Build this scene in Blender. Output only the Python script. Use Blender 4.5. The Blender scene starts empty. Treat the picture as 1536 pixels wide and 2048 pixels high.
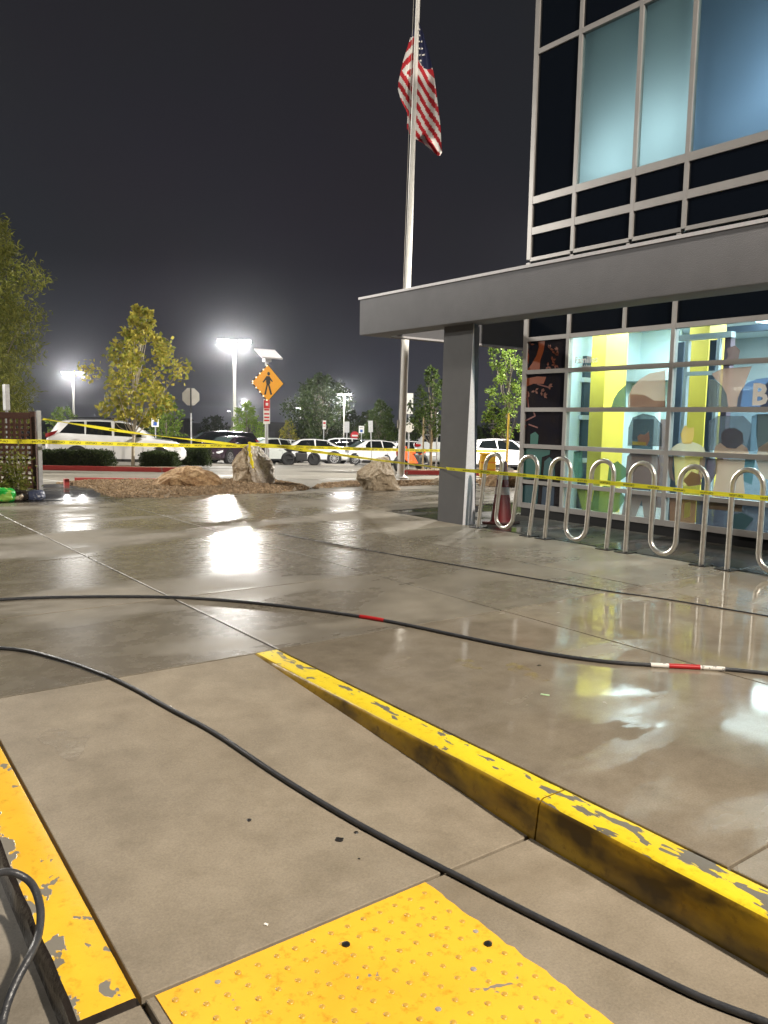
import bpy, bmesh, math, random
from mathutils import Vector, Matrix
import mathutils.noise as mn

random.seed(7)
scene = bpy.context.scene
col = scene.collection
R = math.radians

# ------------------------------------------------------------------ camera
CAM = Vector((0.0, 0.0, 1.35))
RIGHT = Vector((0.804516, -0.593670, 0.017584))
UP = Vector((0.052885, 0.101092, 0.993470))
FWD = Vector((0.591572, 0.798333, -0.112727))
FOC = 1611.0
cam_data = bpy.data.cameras.new('camera')
cam = bpy.data.objects.new('camera', cam_data)
col.objects.link(cam)
cam.matrix_world = Matrix(((RIGHT.x, UP.x, -FWD.x, CAM.x), (RIGHT.y, UP.y, -FWD.y, CAM.y),
                           (RIGHT.z, UP.z, -FWD.z, CAM.z), (0, 0, 0, 1)))
cam_data.sensor_fit = 'VERTICAL'
cam_data.sensor_height = 36.0
cam_data.lens = FOC / 2048 * 36.0
cam_data.clip_start = 0.05
cam_data.clip_end = 3000
scene.camera = cam

# ------------------------------------------------------------------ night sky
world = bpy.data.worlds.new('World')
scene.world = world
world.use_nodes = True
wn = world.node_tree.nodes
wl = world.node_tree.links
wn.clear()
w_out = wn.new('ShaderNodeOutputWorld')
w_bg = wn.new('ShaderNodeBackground')
w_tc = wn.new('ShaderNodeTexCoord')
w_sep = wn.new('ShaderNodeSeparateXYZ')
w_ramp = wn.new('ShaderNodeValToRGB')
w_noise = wn.new('ShaderNodeTexNoise')
w_noise.inputs['Scale'].default_value = 2.2
w_noise.inputs['Detail'].default_value = 4
w_mix = wn.new('ShaderNodeMixRGB')
w_mix.blend_type = 'MULTIPLY'
w_mix.inputs['Fac'].default_value = 0.35
wl.new(w_tc.outputs['Generated'], w_sep.inputs[0])
wl.new(w_sep.outputs['Z'], w_ramp.inputs['Fac'])
wl.new(w_tc.outputs['Generated'], w_noise.inputs['Vector'])
wl.new(w_ramp.outputs['Color'], w_mix.inputs['Color1'])
wl.new(w_noise.outputs['Color'], w_mix.inputs['Color2'])
wl.new(w_mix.outputs['Color'], w_bg.inputs['Color'])
wl.new(w_bg.outputs[0], w_out.inputs['Surface'])
cr = w_ramp.color_ramp
cr.elements[0].position = 0.0
cr.elements[0].color = (0.075, 0.075, 0.092, 1)
cr.elements[1].position = 0.55
cr.elements[1].color = (0.0205, 0.020, 0.0228, 1)
e = cr.elements.new(0.18)
e.color = (0.028, 0.028, 0.035, 1)
w_bg.inputs['Strength'].default_value = 1.0

scene.view_settings.view_transform = 'Standard'
scene.view_settings.look = 'None'
scene.view_settings.exposure = 0.0
scene.view_settings.gamma = 1.0
scene.view_settings.use_curve_mapping = False
scene.render.engine = 'CYCLES'
scene.cycles.use_denoising = True
scene.cycles.max_bounces = 7
scene.cycles.diffuse_bounces = 3
scene.cycles.glossy_bounces = 3
scene.cycles.transmission_bounces = 4
scene.cycles.transparent_max_bounces = 12
scene.cycles.sample_clamp_indirect = 6.0
scene.cycles.caustics_reflective = False
scene.cycles.caustics_refractive = False


def lamp(name, kind, loc, energy, color=(1, 1, 1), size=0.3, aim=None, size_y=None, cone=None, blend=0.4):
    d = bpy.data.lights.new(name, kind)
    d.energy = energy
    d.color = color
    if kind == 'AREA':
        d.size = size
        if size_y:
            d.shape = 'RECTANGLE'
            d.size_y = size_y
    else:
        d.shadow_soft_size = size
    if kind == 'SPOT':
        d.spot_size = cone or R(150)
        d.spot_blend = blend
    o = bpy.data.objects.new(name, d)
    col.objects.link(o)
    o.location = loc
    if aim is not None:
        o.rotation_euler = (Vector(aim) - Vector(loc)).to_track_quat('-Z', 'Y').to_euler()
    return o


# street lamp on the pavement behind the photographer, and unseen lot lamps added at either side to brighten the lot
lamp('street_lamp_light', 'SPOT', (4.6, -6.5, 10.5), 14200, (1.0, 0.90, 0.765), 0.30, aim=(4.2, 5.5, 0), cone=R(165), blend=0.6)
lamp('lot_lamp_or_added_light', 'SPOT', (-1.5, 25.5, 9.5), 11500, (1.0, 0.95, 0.86), 0.3, aim=(3, 24, 0), cone=R(170), blend=0.5)
lamp('lot_lamp_or_added_light', 'SPOT', (25.0, 19.5, 9.0), 28000, (1.0, 0.95, 0.86), 0.3, aim=(24, 22, 0), cone=R(170), blend=0.5)
lamp('lot_lamp_or_added_light', 'SPOT', (-7.0, 46.0, 10.0), 42000, (1.0, 0.95, 0.86), 0.3, aim=(-2, 46, 0), cone=R(170), blend=0.5)

# ------------------------------------------------------------------ helpers: space
TK = [(-80, -0.03), (16.5, -0.03), (27, -0.50), (30, -0.57), (46.7, -1.23), (60, -1.75), (120, -2.8), (900, -5.0)]
UX, UY = 0.5958, 0.8031


def terrain(x, y):
    s = x * UX + y * UY
    if s <= TK[0][0]:
        return TK[0][1]
    for (a, za), (b, zb) in zip(TK, TK[1:]):
        if s <= b:
            return za + (zb - za) * (s - a) / (b - a)
    return TK[-1][1]


def at(px, py, d):
    """point at a picture column/row and a distance along the view"""
    return CAM + d * (FWD + RIGHT * ((px - 768) / FOC) - UP * ((py - 1024) / FOC))


def on(px, d):
    """ground point of the lot in a picture column at a distance along the view"""
    py = 900
    for _ in range(12):
        p = at(px, py, d)
        py += (p.z - terrain(p.x, p.y)) / d * FOC
    p.z = terrain(p.x, p.y)
    return p


RAMP0, RAMP1, LOW = 4.08, 1.91, -0.15


def near_z(x, y):
    if x > 2.12 or y > RAMP0:
        return 0.0
    if x < 0.5 and y < RAMP0:
        return LOW * min(1, max(0, (RAMP0 - y) / (RAMP0 - RAMP1))) - 0.08
    return LOW * min(1, max(0, (RAMP0 - y) / (RAMP0 - RAMP1)))


def plane_z(px, py, z):
    d = FWD + RIGHT * ((px - 768) / FOC) - UP * ((py - 1024) / FOC)
    return CAM + d * ((z - CAM.z) / d.z)


def plane_x(px, py, X):
    d = FWD + RIGHT * ((px - 768) / FOC) - UP * ((py - 1024) / FOC)
    return CAM + d * (X / d.x)


def near(px, py, lift=0.0):
    z = 0
    for _ in range(25):
        p = plane_z(px, py, z + lift)
        z = near_z(p.x, p.y)
    return p


# ------------------------------------------------------------------ helpers: materials
MATS = {}


def nodes_of(name):
    m = bpy.data.materials.new(name)
    m.use_nodes = True
    nt = m.node_tree
    nt.nodes.clear()
    out = nt.nodes.new('ShaderNodeOutputMaterial')
    return m, nt, out


def mat(name, c, rough=0.5, metal=0.0, c2=None, scale=8.0, bump=0.0, bscale=None, spec=0.5, emit=None, estr=0.0,
        thresh=None, coat=0.0, stretch=None, detail=5.0, trans=0.0):
    if name in MATS:
        return MATS[name]
    m, nt, out = nodes_of(name)
    N, L = nt.nodes, nt.links
    b = N.new('ShaderNodeBsdfPrincipled')
    L.new(b.outputs[0], out.inputs[0])
    b.inputs['Base Color'].default_value = (*c, 1)
    b.inputs['Roughness'].default_value = rough
    b.inputs['Metallic'].default_value = metal
    b.inputs['Specular IOR Level'].default_value = spec
    b.inputs['Coat Weight'].default_value = coat
    if trans:
        b.inputs['Subsurface Weight'].default_value = 0.0
    if emit:
        b.inputs['Emission Color'].default_value = (*emit, 1)
        b.inputs['Emission Strength'].default_value = estr
    if c2 is not None or bump:
        tc = N.new('ShaderNodeTexCoord')
        vec = tc.outputs['Object']
        if stretch:
            mp = N.new('ShaderNodeMapping')
            mp.inputs['Scale'].default_value = stretch
            L.new(vec, mp.inputs[0])
            vec = mp.outputs[0]
    if c2 is not None:
        n = N.new('ShaderNodeTexNoise')
        n.inputs['Scale'].default_value = scale
        n.inputs['Detail'].default_value = detail
        n.inputs['Roughness'].default_value = 0.6
        L.new(vec, n.inputs['Vector'])
        r = N.new('ShaderNodeValToRGB')
        lo, hi = (0.35, 0.68) if thresh is None else (thresh - 0.012, thresh + 0.012)
        r.color_ramp.elements[0].position = lo
        r.color_ramp.elements[0].color = (*c, 1)
        r.color_ramp.elements[1].position = hi
        r.color_ramp.elements[1].color = (*c2, 1)
        L.new(n.outputs['Fac'], r.inputs[0])
        L.new(r.outputs[0], b.inputs['Base Color'])
    if bump:
        n2 = N.new('ShaderNodeTexNoise')
        n2.inputs['Scale'].default_value = bscale or scale * 3
        n2.inputs['Detail'].default_value = 6
        L.new(vec, n2.inputs['Vector'])
        bp = N.new('ShaderNodeBump')
        bp.inputs['Strength'].default_value = bump
        bp.inputs['Distance'].default_value = 0.02
        L.new(n2.outputs['Fac'], bp.inputs['Height'])
        L.new(bp.outputs[0], b.inputs['Normal'])
    MATS[name] = m
    return m


def math_node(N, L, op, a, b=None, clamp=False):
    n = N.new('ShaderNodeMath')
    n.operation = op
    n.use_clamp = clamp
    for i, v in enumerate((a, b)):
        if v is None:
            continue
        if isinstance(v, (int, float)):
            n.inputs[i].default_value = v
        else:
            L.new(v, n.inputs[i])
    return n.outputs[0]


def ramp_node(N, L, src, stops):
    r = N.new('ShaderNodeValToRGB')
    els = r.color_ramp.elements
    while len(els) < len(stops):
        els.new(0.5)
    for e_, (p, c) in zip(els, stops):
        e_.position = p
        e_.color = (*c, 1) if len(c) == 3 else c
    L.new(src, r.inputs[0])
    return r.outputs[0]


def noise_node(N, L, vec, scale, detail=4, rough=0.55, dist=0.0):
    n = N.new('ShaderNodeTexNoise')
    n.inputs['Scale'].default_value = scale
    n.inputs['Detail'].default_value = detail
    n.inputs['Roughness'].default_value = rough
    n.inputs['Distortion'].default_value = dist
    L.new(vec, n.inputs['Vector'])
    return n.outputs['Fac']


def concrete(name, base, wet_bias, wet_scale=0.55, dark=0.72, rough_dry=0.55, rough_wet=0.10, per_piece=0.10):
    """broom-finished concrete with stains; a second noise lays water films over it, which darken it and make it glossy"""
    m, nt, out = nodes_of(name)
    N, L = nt.nodes, nt.links
    b = N.new('ShaderNodeBsdfPrincipled')
    L.new(b.outputs[0], out.inputs[0])
    g = N.new('ShaderNodeNewGeometry')
    pos = g.outputs['Position']
    oi = N.new('ShaderNodeObjectInfo')
    big = noise_node(N, L, pos, 0.9, 5, 0.6)
    mid = noise_node(N, L, pos, 5.5, 6, 0.65)
    fine = noise_node(N, L, pos, 120, 4, 0.75)
    c0 = ramp_node(N, L, big, [(0.3, tuple(v * 0.84 for v in base)), (0.7, tuple(v * 1.10 for v in base))])
    c1 = ramp_node(N, L, mid, [(0.30, (0.76, 0.75, 0.73)), (0.62, (1.0, 1.0, 1.0))])
    c2 = ramp_node(N, L, fine, [(0.3, (0.80, 0.80, 0.80)), (0.7, (1.14, 1.14, 1.14))])
    mp = N.new('ShaderNodeMapping')
    mp.inputs['Rotation'].default_value = (0, 0, R(8))
    mp.inputs['Scale'].default_value = (0.55, 1.7, 1.0)
    L.new(pos, mp.inputs[0])
    wet = noise_node(N, L, mp.outputs[0], wet_scale, 5, 0.55, 0.4)
    jit = math_node(N, L, 'MULTIPLY', math_node(N, L, 'SUBTRACT', oi.outputs['Random'], 0.5), per_piece)
    wet = math_node(N, L, 'ADD', math_node(N, L, 'ADD', wet, jit), wet_bias)
    wmask = ramp_node(N, L, wet, [(0.42, (0, 0, 0)), (0.59, (1, 1, 1))])

    def mul(a, bb, fac=1.0):
        mx = N.new('ShaderNodeMixRGB')
        mx.blend_type = 'MULTIPLY'
        mx.inputs[0].default_value = fac
        L.new(a, mx.inputs[1])
        if isinstance(bb, tuple):
            mx.inputs[2].default_value = (*bb, 1)
        else:
            L.new(bb, mx.inputs[2])
        return mx.outputs[0]

    c = mul(mul(c0, c1), c2)
    # small dark spots of old gum
    vo = N.new('ShaderNodeTexVoronoi')
    vo.inputs['Scale'].default_value = 1.9
    L.new(pos, vo.inputs['Vector'])
    spot = ramp_node(N, L, vo.outputs['Distance'], [(0.022, (0.22, 0.21, 0.2)), (0.034, (1, 1, 1))])
    c = mul(c, spot, 0.8)
    mx = N.new('ShaderNodeMixRGB')
    L.new(wmask, mx.inputs[0])
    L.new(c, mx.inputs[1])
    L.new(mul(c, (dark, dark * 0.985, dark * 0.96)), mx.inputs[2])
    L.new(mx.outputs[0], b.inputs['Base Color'])
    rr = N.new('ShaderNodeMapRange')
    rr.inputs['To Min'].default_value = rough_dry
    rr.inputs['To Max'].default_value = rough_wet
    L.new(wmask, rr.inputs[0])
    rvar = math_node(N, L, 'MULTIPLY', mid, 0.16)
    L.new(math_node(N, L, 'ADD', math_node(N, L, 'SUBTRACT', rr.outputs[0], 0.06), rvar, True), b.inputs['Roughness'])
    b.inputs['IOR'].default_value = 1.38
    bp = N.new('ShaderNodeBump')
    bp.inputs['Distance'].default_value = 0.004
    bs = N.new('ShaderNodeMapRange')
    bs.inputs['To Min'].default_value = 0.35
    bs.inputs['To Max'].default_value = 0.014
    L.new(wmask, bs.inputs[0])
    L.new(bs.outputs[0], bp.inputs['Strength'])
    L.new(math_node(N, L, 'ADD', fine, math_node(N, L, 'MULTIPLY', mid, 1.5)), bp.inputs['Height'])
    L.new(bp.outputs[0], b.inputs['Normal'])
    MATS[name] = m
    return m


def chipped(name, paint, under, thresh=0.60, scale=7.0, stretch=(2.2, 0.7, 1.0), rough=0.32, dirt=0.6, soft=0.006, edge=None):
    """worn road paint: a thresholded noise shows the concrete under it"""
    m, nt, out = nodes_of(name)
    N, L = nt.nodes, nt.links
    b = N.new('ShaderNodeBsdfPrincipled')
    L.new(b.outputs[0], out.inputs[0])
    g = N.new('ShaderNodeNewGeometry')
    mp = N.new('ShaderNodeMapping')
    mp.inputs['Scale'].default_value = stretch
    L.new(g.outputs['Position'], mp.inputs[0])
    n1 = noise_node(N, L, mp.outputs[0], scale, 3.5, 0.55, 0.3)
    n2 = noise_node(N, L, g.outputs['Position'], 2.4, 5, 0.6)
    n3 = noise_node(N, L, g.outputs['Position'], 26, 5, 0.7)
    n4 = noise_node(N, L, g.outputs['Position'], 1.1, 2, 0.5)
    # chips thicker where the slow noise is high
    t = math_node(N, L, 'ADD', n1, math_node(N, L, 'MULTIPLY', math_node(N, L, 'SUBTRACT', n4, 0.5), 0.28))
    if edge:
        # more wear along one line of the kerb: (x of the line, half width, amount)
        sx = N.new('ShaderNodeSeparateXYZ')
        L.new(g.outputs['Position'], sx.inputs[0])
        dd = math_node(N, L, 'DIVIDE', math_node(N, L, 'ABSOLUTE', math_node(N, L, 'SUBTRACT', sx.outputs['X'], edge[0])), edge[1])
        t = math_node(N, L, 'ADD', t, math_node(N, L, 'MULTIPLY', math_node(N, L, 'SUBTRACT', 1.0, dd, True), edge[2]))
    mask = ramp_node(N, L, t, [(thresh - soft, (0, 0, 0)), (thresh + soft, (1, 1, 1))])
    speck = ramp_node(N, L, n3, [(0.70, (0, 0, 0)), (0.72, (1, 1, 1))])
    pc = ramp_node(N, L, n2, [(0.3, tuple(v * f for v, f in zip(paint, (0.93, 0.82, 0.75)))), (0.62, paint)])
    dk = ramp_node(N, L, n3, [(0.28, (dirt, dirt * 0.9, dirt * 0.75)), (0.45, (1, 1, 1))])
    mu = N.new('ShaderNodeMixRGB')
    mu.blend_type = 'MULTIPLY'
    mu.inputs[0].default_value = 0.8
    L.new(pc, mu.inputs[1])
    L.new(dk, mu.inputs[2])
    mx = N.new('ShaderNodeMixRGB')
    L.new(math_node(N, L, 'MAXIMUM', mask, math_node(N, L, 'MULTIPLY', speck, 0.55)), mx.inputs[0])
    L.new(mu.outputs[0], mx.inputs[1])
    mx.inputs[2].default_value = (*under, 1)
    L.new(mx.outputs[0], b.inputs['Base Color'])
    b.inputs['Roughness'].default_value = rough
    bp = N.new('ShaderNodeBump')
    bp.inputs['Strength'].default_value = 0.35
    bp.inputs['Distance'].default_value = 0.003
    L.new(math_node(N, L, 'SUBTRACT', n3, math_node(N, L, 'MULTIPLY', mask, 1.2)), bp.inputs['Height'])
    L.new(bp.outputs[0], b.inputs['Normal'])
    MATS[name] = m
    return m


def glass(name, tint, gloss=0.9):
    m, nt, out = nodes_of(name)
    N, L = nt.nodes, nt.links
    tr = N.new('ShaderNodeBsdfTransparent')
    tr.inputs[0].default_value = (*tint, 1)
    gl = N.new('ShaderNodeBsdfGlossy')
    gl.inputs[0].default_value = (gloss, gloss, gloss, 1)
    gl.inputs['Roughness'].default_value = 0.015
    lw = N.new('ShaderNodeLayerWeight')
    lw.inputs['Blend'].default_value = 0.5
    fr = math_node(N, L, 'ADD', math_node(N, L, 'MULTIPLY', math_node(N, L, 'POWER', lw.outputs['Facing'], 4.0), 0.7), 0.035)
    mx = N.new('ShaderNodeMixShader')
    L.new(fr, mx.inputs[0])
    L.new(tr.outputs[0], mx.inputs[1])
    L.new(gl.outputs[0], mx.inputs[2])
    L.new(mx.outputs[0], out.inputs[0])
    MATS[name] = m
    return m


def film(name, c, clear=0.35, through=0.6):
    """printed window film: part of the light goes straight through, the rest is coloured and scattered"""
    m, nt, out = nodes_of(name)
    N, L = nt.nodes, nt.links
    tr = N.new('ShaderNodeBsdfTransparent')
    tr.inputs[0].default_value = (*[0.5 + 0.5 * v for v in c], 1)
    di = N.new('ShaderNodeBsdfDiffuse')
    tl = N.new('ShaderNodeBsdfTranslucent')
    di.inputs[0].default_value = (*c, 1)
    tl.inputs[0].default_value = (*c, 1)
    a = N.new('ShaderNodeMixShader')
    a.inputs[0].default_value = through
    L.new(di.outputs[0], a.inputs[1])
    L.new(tl.outputs[0], a.inputs[2])
    mx = N.new('ShaderNodeMixShader')
    mx.inputs[0].default_value = 1 - clear
    L.new(tr.outputs[0], mx.inputs[1])
    L.new(a.outputs[0], mx.inputs[2])
    L.new(mx.outputs[0], out.inputs[0])
    MATS[name] = m
    return m


def emitter(name, c, s):
    m, nt, out = nodes_of(name)
    em = nt.nodes.new('ShaderNodeEmission')
    em.inputs[0].default_value = (*c, 1)
    em.inputs[1].default_value = s
    nt.links.new(em.outputs[0], out.inputs[0])
    MATS[name] = m
    return m


def leafmat(name, c, c2, rough=0.5):
    """leaves: colour varies leaf by leaf, some light passes through"""
    m, nt, out = nodes_of(name)
    N, L = nt.nodes, nt.links
    g = N.new('ShaderNodeNewGeometry')
    colr = ramp_node(N, L, g.outputs['Random Per Island'], [(0.0, c), (1.0, c2)])
    di = N.new('ShaderNodeBsdfPrincipled')
    di.inputs['Roughness'].default_value = rough
    di.inputs['Specular IOR Level'].default_value = 0.12
    tl = N.new('ShaderNodeBsdfTranslucent')
    L.new(colr, di.inputs['Base Color'])
    L.new(colr, tl.inputs[0])
    mx = N.new('ShaderNodeMixShader')
    mx.inputs[0].default_value = 0.35
    L.new(di.outputs[0], mx.inputs[1])
    L.new(tl.outputs[0], mx.inputs[2])
    L.new(mx.outputs[0], out.inputs[0])
    MATS[name] = m
    return m


# ------------------------------------------------------------------ helpers: meshes
def frame_for(t):
    t = t.normalized()
    a = Vector((0, 0, 1)) if abs(t.z) < 0.9 else Vector((1, 0, 0))
    u = t.cross(a).normalized()
    return u, u.cross(t).normalized()


class MB:
    def __init__(self):
        self.v, self.f, self.mi, self.ms = [], [], [], []

    def _m(self, m):
        if m is None:
            return 0
        if m not in self.ms:
            self.ms.append(m)
        return self.ms.index(m)

    def add(self, vs, fs, m=None):
        o = len(self.v)
        self.v += [Vector(p) for p in vs]
        k = self._m(m)
        for f in fs:
            self.f.append([i + o for i in f])
            self.mi.append(k)
        return self

    def box(self, lo, hi, m=None, M=None):
        (x0, y0, z0), (x1, y1, z1) = lo, hi
        vs = [Vector(p) for p in ((x0, y0, z0), (x1, y0, z0), (x1, y1, z0), (x0, y1, z0),
                                  (x0, y0, z1), (x1, y0, z1), (x1, y1, z1), (x0, y1, z1))]
        if M is not None:
            vs = [M @ p for p in vs]
        return self.add(vs, [(3, 2, 1, 0), (4, 5, 6, 7), (0, 1, 5, 4), (1, 2, 6, 5), (2, 3, 7, 6), (3, 0, 4, 7)], m)

    def bar(self, a, b, w, h, m=None):
        """square bar from a to b"""
        a, b = Vector(a), Vector(b)
        u, v = frame_for(b - a)
        vs = [p + u * (sx * w / 2) + v * (sy * h / 2) for p in (a, b) for sx, sy in ((-1, -1), (1, -1), (1, 1), (-1, 1))]
        return self.add(vs, [(3, 2, 1, 0), (4, 5, 6, 7), (0, 1, 5, 4), (1, 2, 6, 5), (2, 3, 7, 6), (3, 0, 4, 7)], m)

    def tube(self, pts, r, n=8, m=None, cap=True, closed=False):
        pts = [Vector(p) for p in pts]
        k = len(pts)
        rs = r if isinstance(r, (list, tuple)) else [r] * k
        vs, fs = [], []
        pu = None
        for i, p in enumerate(pts):
            a = pts[i - 1] if (i > 0 or closed) else p
            b = pts[(i + 1) % k] if (i < k - 1 or closed) else p
            t = (b - a).normalized()
            if pu is None:
                u, v = frame_for(t)
            else:
                u = (pu - t * pu.dot(t)).normalized()
                v = u.cross(t).normalized()
            pu = u
            for j in range(n):
                an = 2 * math.pi * j / n
                vs.append(p + (u * math.cos(an) + v * math.sin(an)) * rs[i])
        for i in range(k if closed else k - 1):
            i2 = (i + 1) % k
            for j in range(n):
                j2 = (j + 1) % n
                fs.append((i * n + j, i * n + j2, i2 * n + j2, i2 * n + j))
        if cap and not closed:
            fs.append(tuple(range(n - 1, -1, -1)))
            fs.append(tuple((k - 1) * n + j for j in range(n)))
        return self.add(vs, fs, m)

    def cyl(self, a, b, r, n=12, m=None, r2=None):
        return self.tube([a, b], [r, r if r2 is None else r2], n, m)

    def lathe(self, prof, n=16, m=None, M=None):
        vs, fs = [], []
        for r_, z in prof:
            for j in range(n):
                a = 2 * math.pi * j / n
                vs.append(Vector((r_ * math.cos(a), r_ * math.sin(a), z)))
        for i in range(len(prof) - 1):
            for j in range(n):
                j2 = (j + 1) % n
                fs.append((i * n + j, i * n + j2, (i + 1) * n + j2, (i + 1) * n + j))
        fs.append(tuple(range(n - 1, -1, -1)))
        fs.append(tuple((len(prof) - 1) * n + j for j in range(n)))
        if M is not None:
            vs = [M @ p for p in vs]
        return self.add(vs, fs, m)

    def prism(self, poly, off, m=None):
        """planar polygon swept by a vector"""
        poly = [Vector(p) for p in poly]
        off = Vector(off)
        n = len(poly)
        vs = poly + [p + off for p in poly]
        fs = [tuple(range(n)), tuple(range(2 * n - 1, n - 1, -1))]
        fs += [(i, i + n, (i + 1) % n + n, (i + 1) % n) for i in range(n)]
        return self.add(vs, fs, m)

    def build(self, name, m=None, parent=None, smooth=None, loc=None, bevel=None):
        me = bpy.data.meshes.new(name)
        me.from_pydata([tuple(p) for p in self.v], [], self.f)
        if self.ms:
            for q in self.ms:
                me.materials.append(q)
            me.polygons.foreach_set('material_index', self.mi)
        elif m is not None:
            me.materials.append(m)
        bm = bmesh.new()
        bm.from_mesh(me)
        bmesh.ops.recalc_face_normals(bm, faces=bm.faces)
        if bevel:
            bmesh.ops.bevel(bm, geom=[e_ for e_ in bm.edges if len(e_.link_faces) == 2 and e_.calc_face_angle(0) > 0.5],
                            offset=bevel, segments=2, profile=0.6, affect='EDGES', clamp_overlap=True)
        bm.to_mesh(me)
        bm.free()
        if smooth is not None:
            me.polygons.foreach_set('use_smooth', [True] * len(me.polygons))
            if smooth < 180:
                me.set_sharp_from_angle(angle=R(smooth))
        me.update()
        o = bpy.data.objects.new(name, me)
        col.objects.link(o)
        if loc is not None:
            o.location = loc
        if parent is not None:
            o.parent = parent
        return o


def thing(name, label, cat, loc=(0, 0, 0), rotz=0.0, group=None):
    o = bpy.data.objects.new(name, None)
    o.empty_display_size = 0.2
    col.objects.link(o)
    o.location = loc
    o.rotation_euler = (0, 0, rotz)
    return tag(o, label, cat, group)


def tag(o, label, cat, group=None):
    o['label'] = label
    o['category'] = cat
    if group:
        o['group'] = group
    return o


def struct(name, label=None, o=None):
    if o is None:
        o = bpy.data.objects.new(name, None)
        col.objects.link(o)
    o['kind'] = 'structure'
    if label:
        o['label'] = label
    return o


def text_mesh(s, size, bold=0.0, depth=0.0):
    cu = bpy.data.curves.new('lettering', 'FONT')
    cu.body = s
    cu.size = size
    cu.offset = bold
    cu.extrude = depth
    cu.resolution_u = 2
    cu.align_x = 'CENTER'
    cu.align_y = 'CENTER'
    ob = bpy.data.objects.new('lettering', cu)
    col.objects.link(ob)
    dg = bpy.context.evaluated_depsgraph_get()
    dg.update()
    me = bpy.data.meshes.new_from_object(ob.evaluated_get(dg))
    bpy.data.objects.remove(ob)
    bpy.data.curves.remove(cu)
    return me


def lettering(s, size, M, m, parent=None, bold=0.0, name='lettering'):
    me = text_mesh(s, size, bold)
    me.transform(M)
    me.materials.clear()
    me.materials.append(m)
    o = bpy.data.objects.new(name, me)
    col.objects.link(o)
    if parent is not None:
        o.parent = parent
    return o


def axes(o, x, y, z):
    """matrix with the given axes and origin"""
    x, y, z, o = Vector(x), Vector(y), Vector(z), Vector(o)
    return Matrix(((x.x, y.x, z.x, o.x), (x.y, y.y, z.y, o.y), (x.z, y.z, z.z, o.z), (0, 0, 0, 1)))


def smooth_path(pts, n=8):
    """Catmull-Rom through the points"""
    pts = [Vector(p) for p in pts]
    out = []
    for i in range(len(pts) - 1):
        p0 = pts[max(i - 1, 0)]
        p1, p2 = pts[i], pts[i + 1]
        p3 = pts[min(i + 2, len(pts) - 1)]
        for k in range(n):
            t = k / n
            out.append(0.5 * ((2 * p1) + (p2 - p0) * t + (2 * p0 - 5 * p1 + 4 * p2 - p3) * t * t +
                              (3 * p1 - p0 - 3 * p2 + p3) * t ** 3))
    out.append(pts[-1])
    return out

# ------------------------------------------------------------------ materials
M_slab = concrete('wet_concrete', (0.290, 0.258, 0.210), 0.075, dark=0.66, per_piece=0.18, rough_wet=0.25)
M_slab_near = concrete('sidewalk_concrete', (0.295, 0.254, 0.198), 0.09, wet_scale=0.7, dark=0.80, rough_wet=0.035)
M_slab_dark = concrete('shaded_floor_concrete', (0.062, 0.058, 0.05), 0.06, rough_wet=0.09)  # shade on the floor behind the racks is put into this dark colour
M_ramp = concrete('ramp_concrete', (0.290, 0.246, 0.186), -0.11, wet_scale=0.9, dark=0.86, rough_dry=0.62, rough_wet=0.3)
M_path = concrete('dark_wet_path', (0.10, 0.093, 0.08), 0.12, rough_wet=0.06)
M_joint = mat('joint_dirt', (0.014, 0.012, 0.010), 0.5, c2=(0.026, 0.022, 0.018), scale=20)
M_street = concrete('gutter_concrete', (0.27, 0.24, 0.195), -0.02, rough_dry=0.6, rough_wet=0.3)
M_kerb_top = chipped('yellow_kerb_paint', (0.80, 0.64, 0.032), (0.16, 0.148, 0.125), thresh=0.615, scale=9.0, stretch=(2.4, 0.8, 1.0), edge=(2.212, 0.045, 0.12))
M_column = mat('shaded_column_stucco', (0.108, 0.108, 0.112), 0.8, c2=(0.096, 0.096, 0.10), scale=4, bump=0.5, bscale=140)  # fascia stucco darkened: the dimmer light under the canopy is in the colour
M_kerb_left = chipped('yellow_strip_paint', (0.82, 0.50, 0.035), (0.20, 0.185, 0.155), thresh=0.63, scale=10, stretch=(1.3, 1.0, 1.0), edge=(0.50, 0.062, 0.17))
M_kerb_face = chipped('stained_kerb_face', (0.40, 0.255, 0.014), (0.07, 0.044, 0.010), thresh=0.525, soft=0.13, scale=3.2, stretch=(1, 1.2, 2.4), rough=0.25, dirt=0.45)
M_wetface = mat('wet_dark_kerb_face', (0.035, 0.028, 0.024), 0.12, c2=(0.05, 0.04, 0.034), scale=14, bump=0.15, bscale=60)
M_tact = chipped('tactile_yellow', (0.86, 0.49, 0.035), (0.25, 0.22, 0.18), thresh=0.70, scale=9, stretch=(1, 1, 1), rough=0.38, dirt=0.52)
M_hose = mat('hose_rubber', (0.036, 0.039, 0.046), 0.33, c2=(0.055, 0.056, 0.06), scale=30, bump=0.15, bscale=160)
M_red_band = mat('red_band', (0.42, 0.012, 0.015), 0.4)
M_white_band = mat('worn_white_tape', (0.72, 0.70, 0.66), 0.5, c2=(0.25, 0.24, 0.23), scale=40, thresh=0.56)
M_lot = concrete('lot_pavement', (0.225, 0.208, 0.176), -0.13, wet_scale=0.25, rough_dry=0.65, rough_wet=0.3)
M_redkerb = chipped('red_kerb_paint', (0.50, 0.055, 0.055), (0.3, 0.26, 0.22), thresh=0.66, scale=4, stretch=(1, 1, 1), rough=0.5)
M_white_line = mat('white_line_paint', (0.72, 0.71, 0.67), 0.6, c2=(0.5, 0.48, 0.44), scale=6)
M_soil = mat('planter_soil', (0.31, 0.24, 0.165), 0.95, c2=(0.20, 0.15, 0.10), scale=3, bump=0.8, bscale=30)
M_stone = mat('gravel_stone', (0.34, 0.25, 0.165), 0.85, c2=(0.20, 0.145, 0.095), scale=12)
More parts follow.
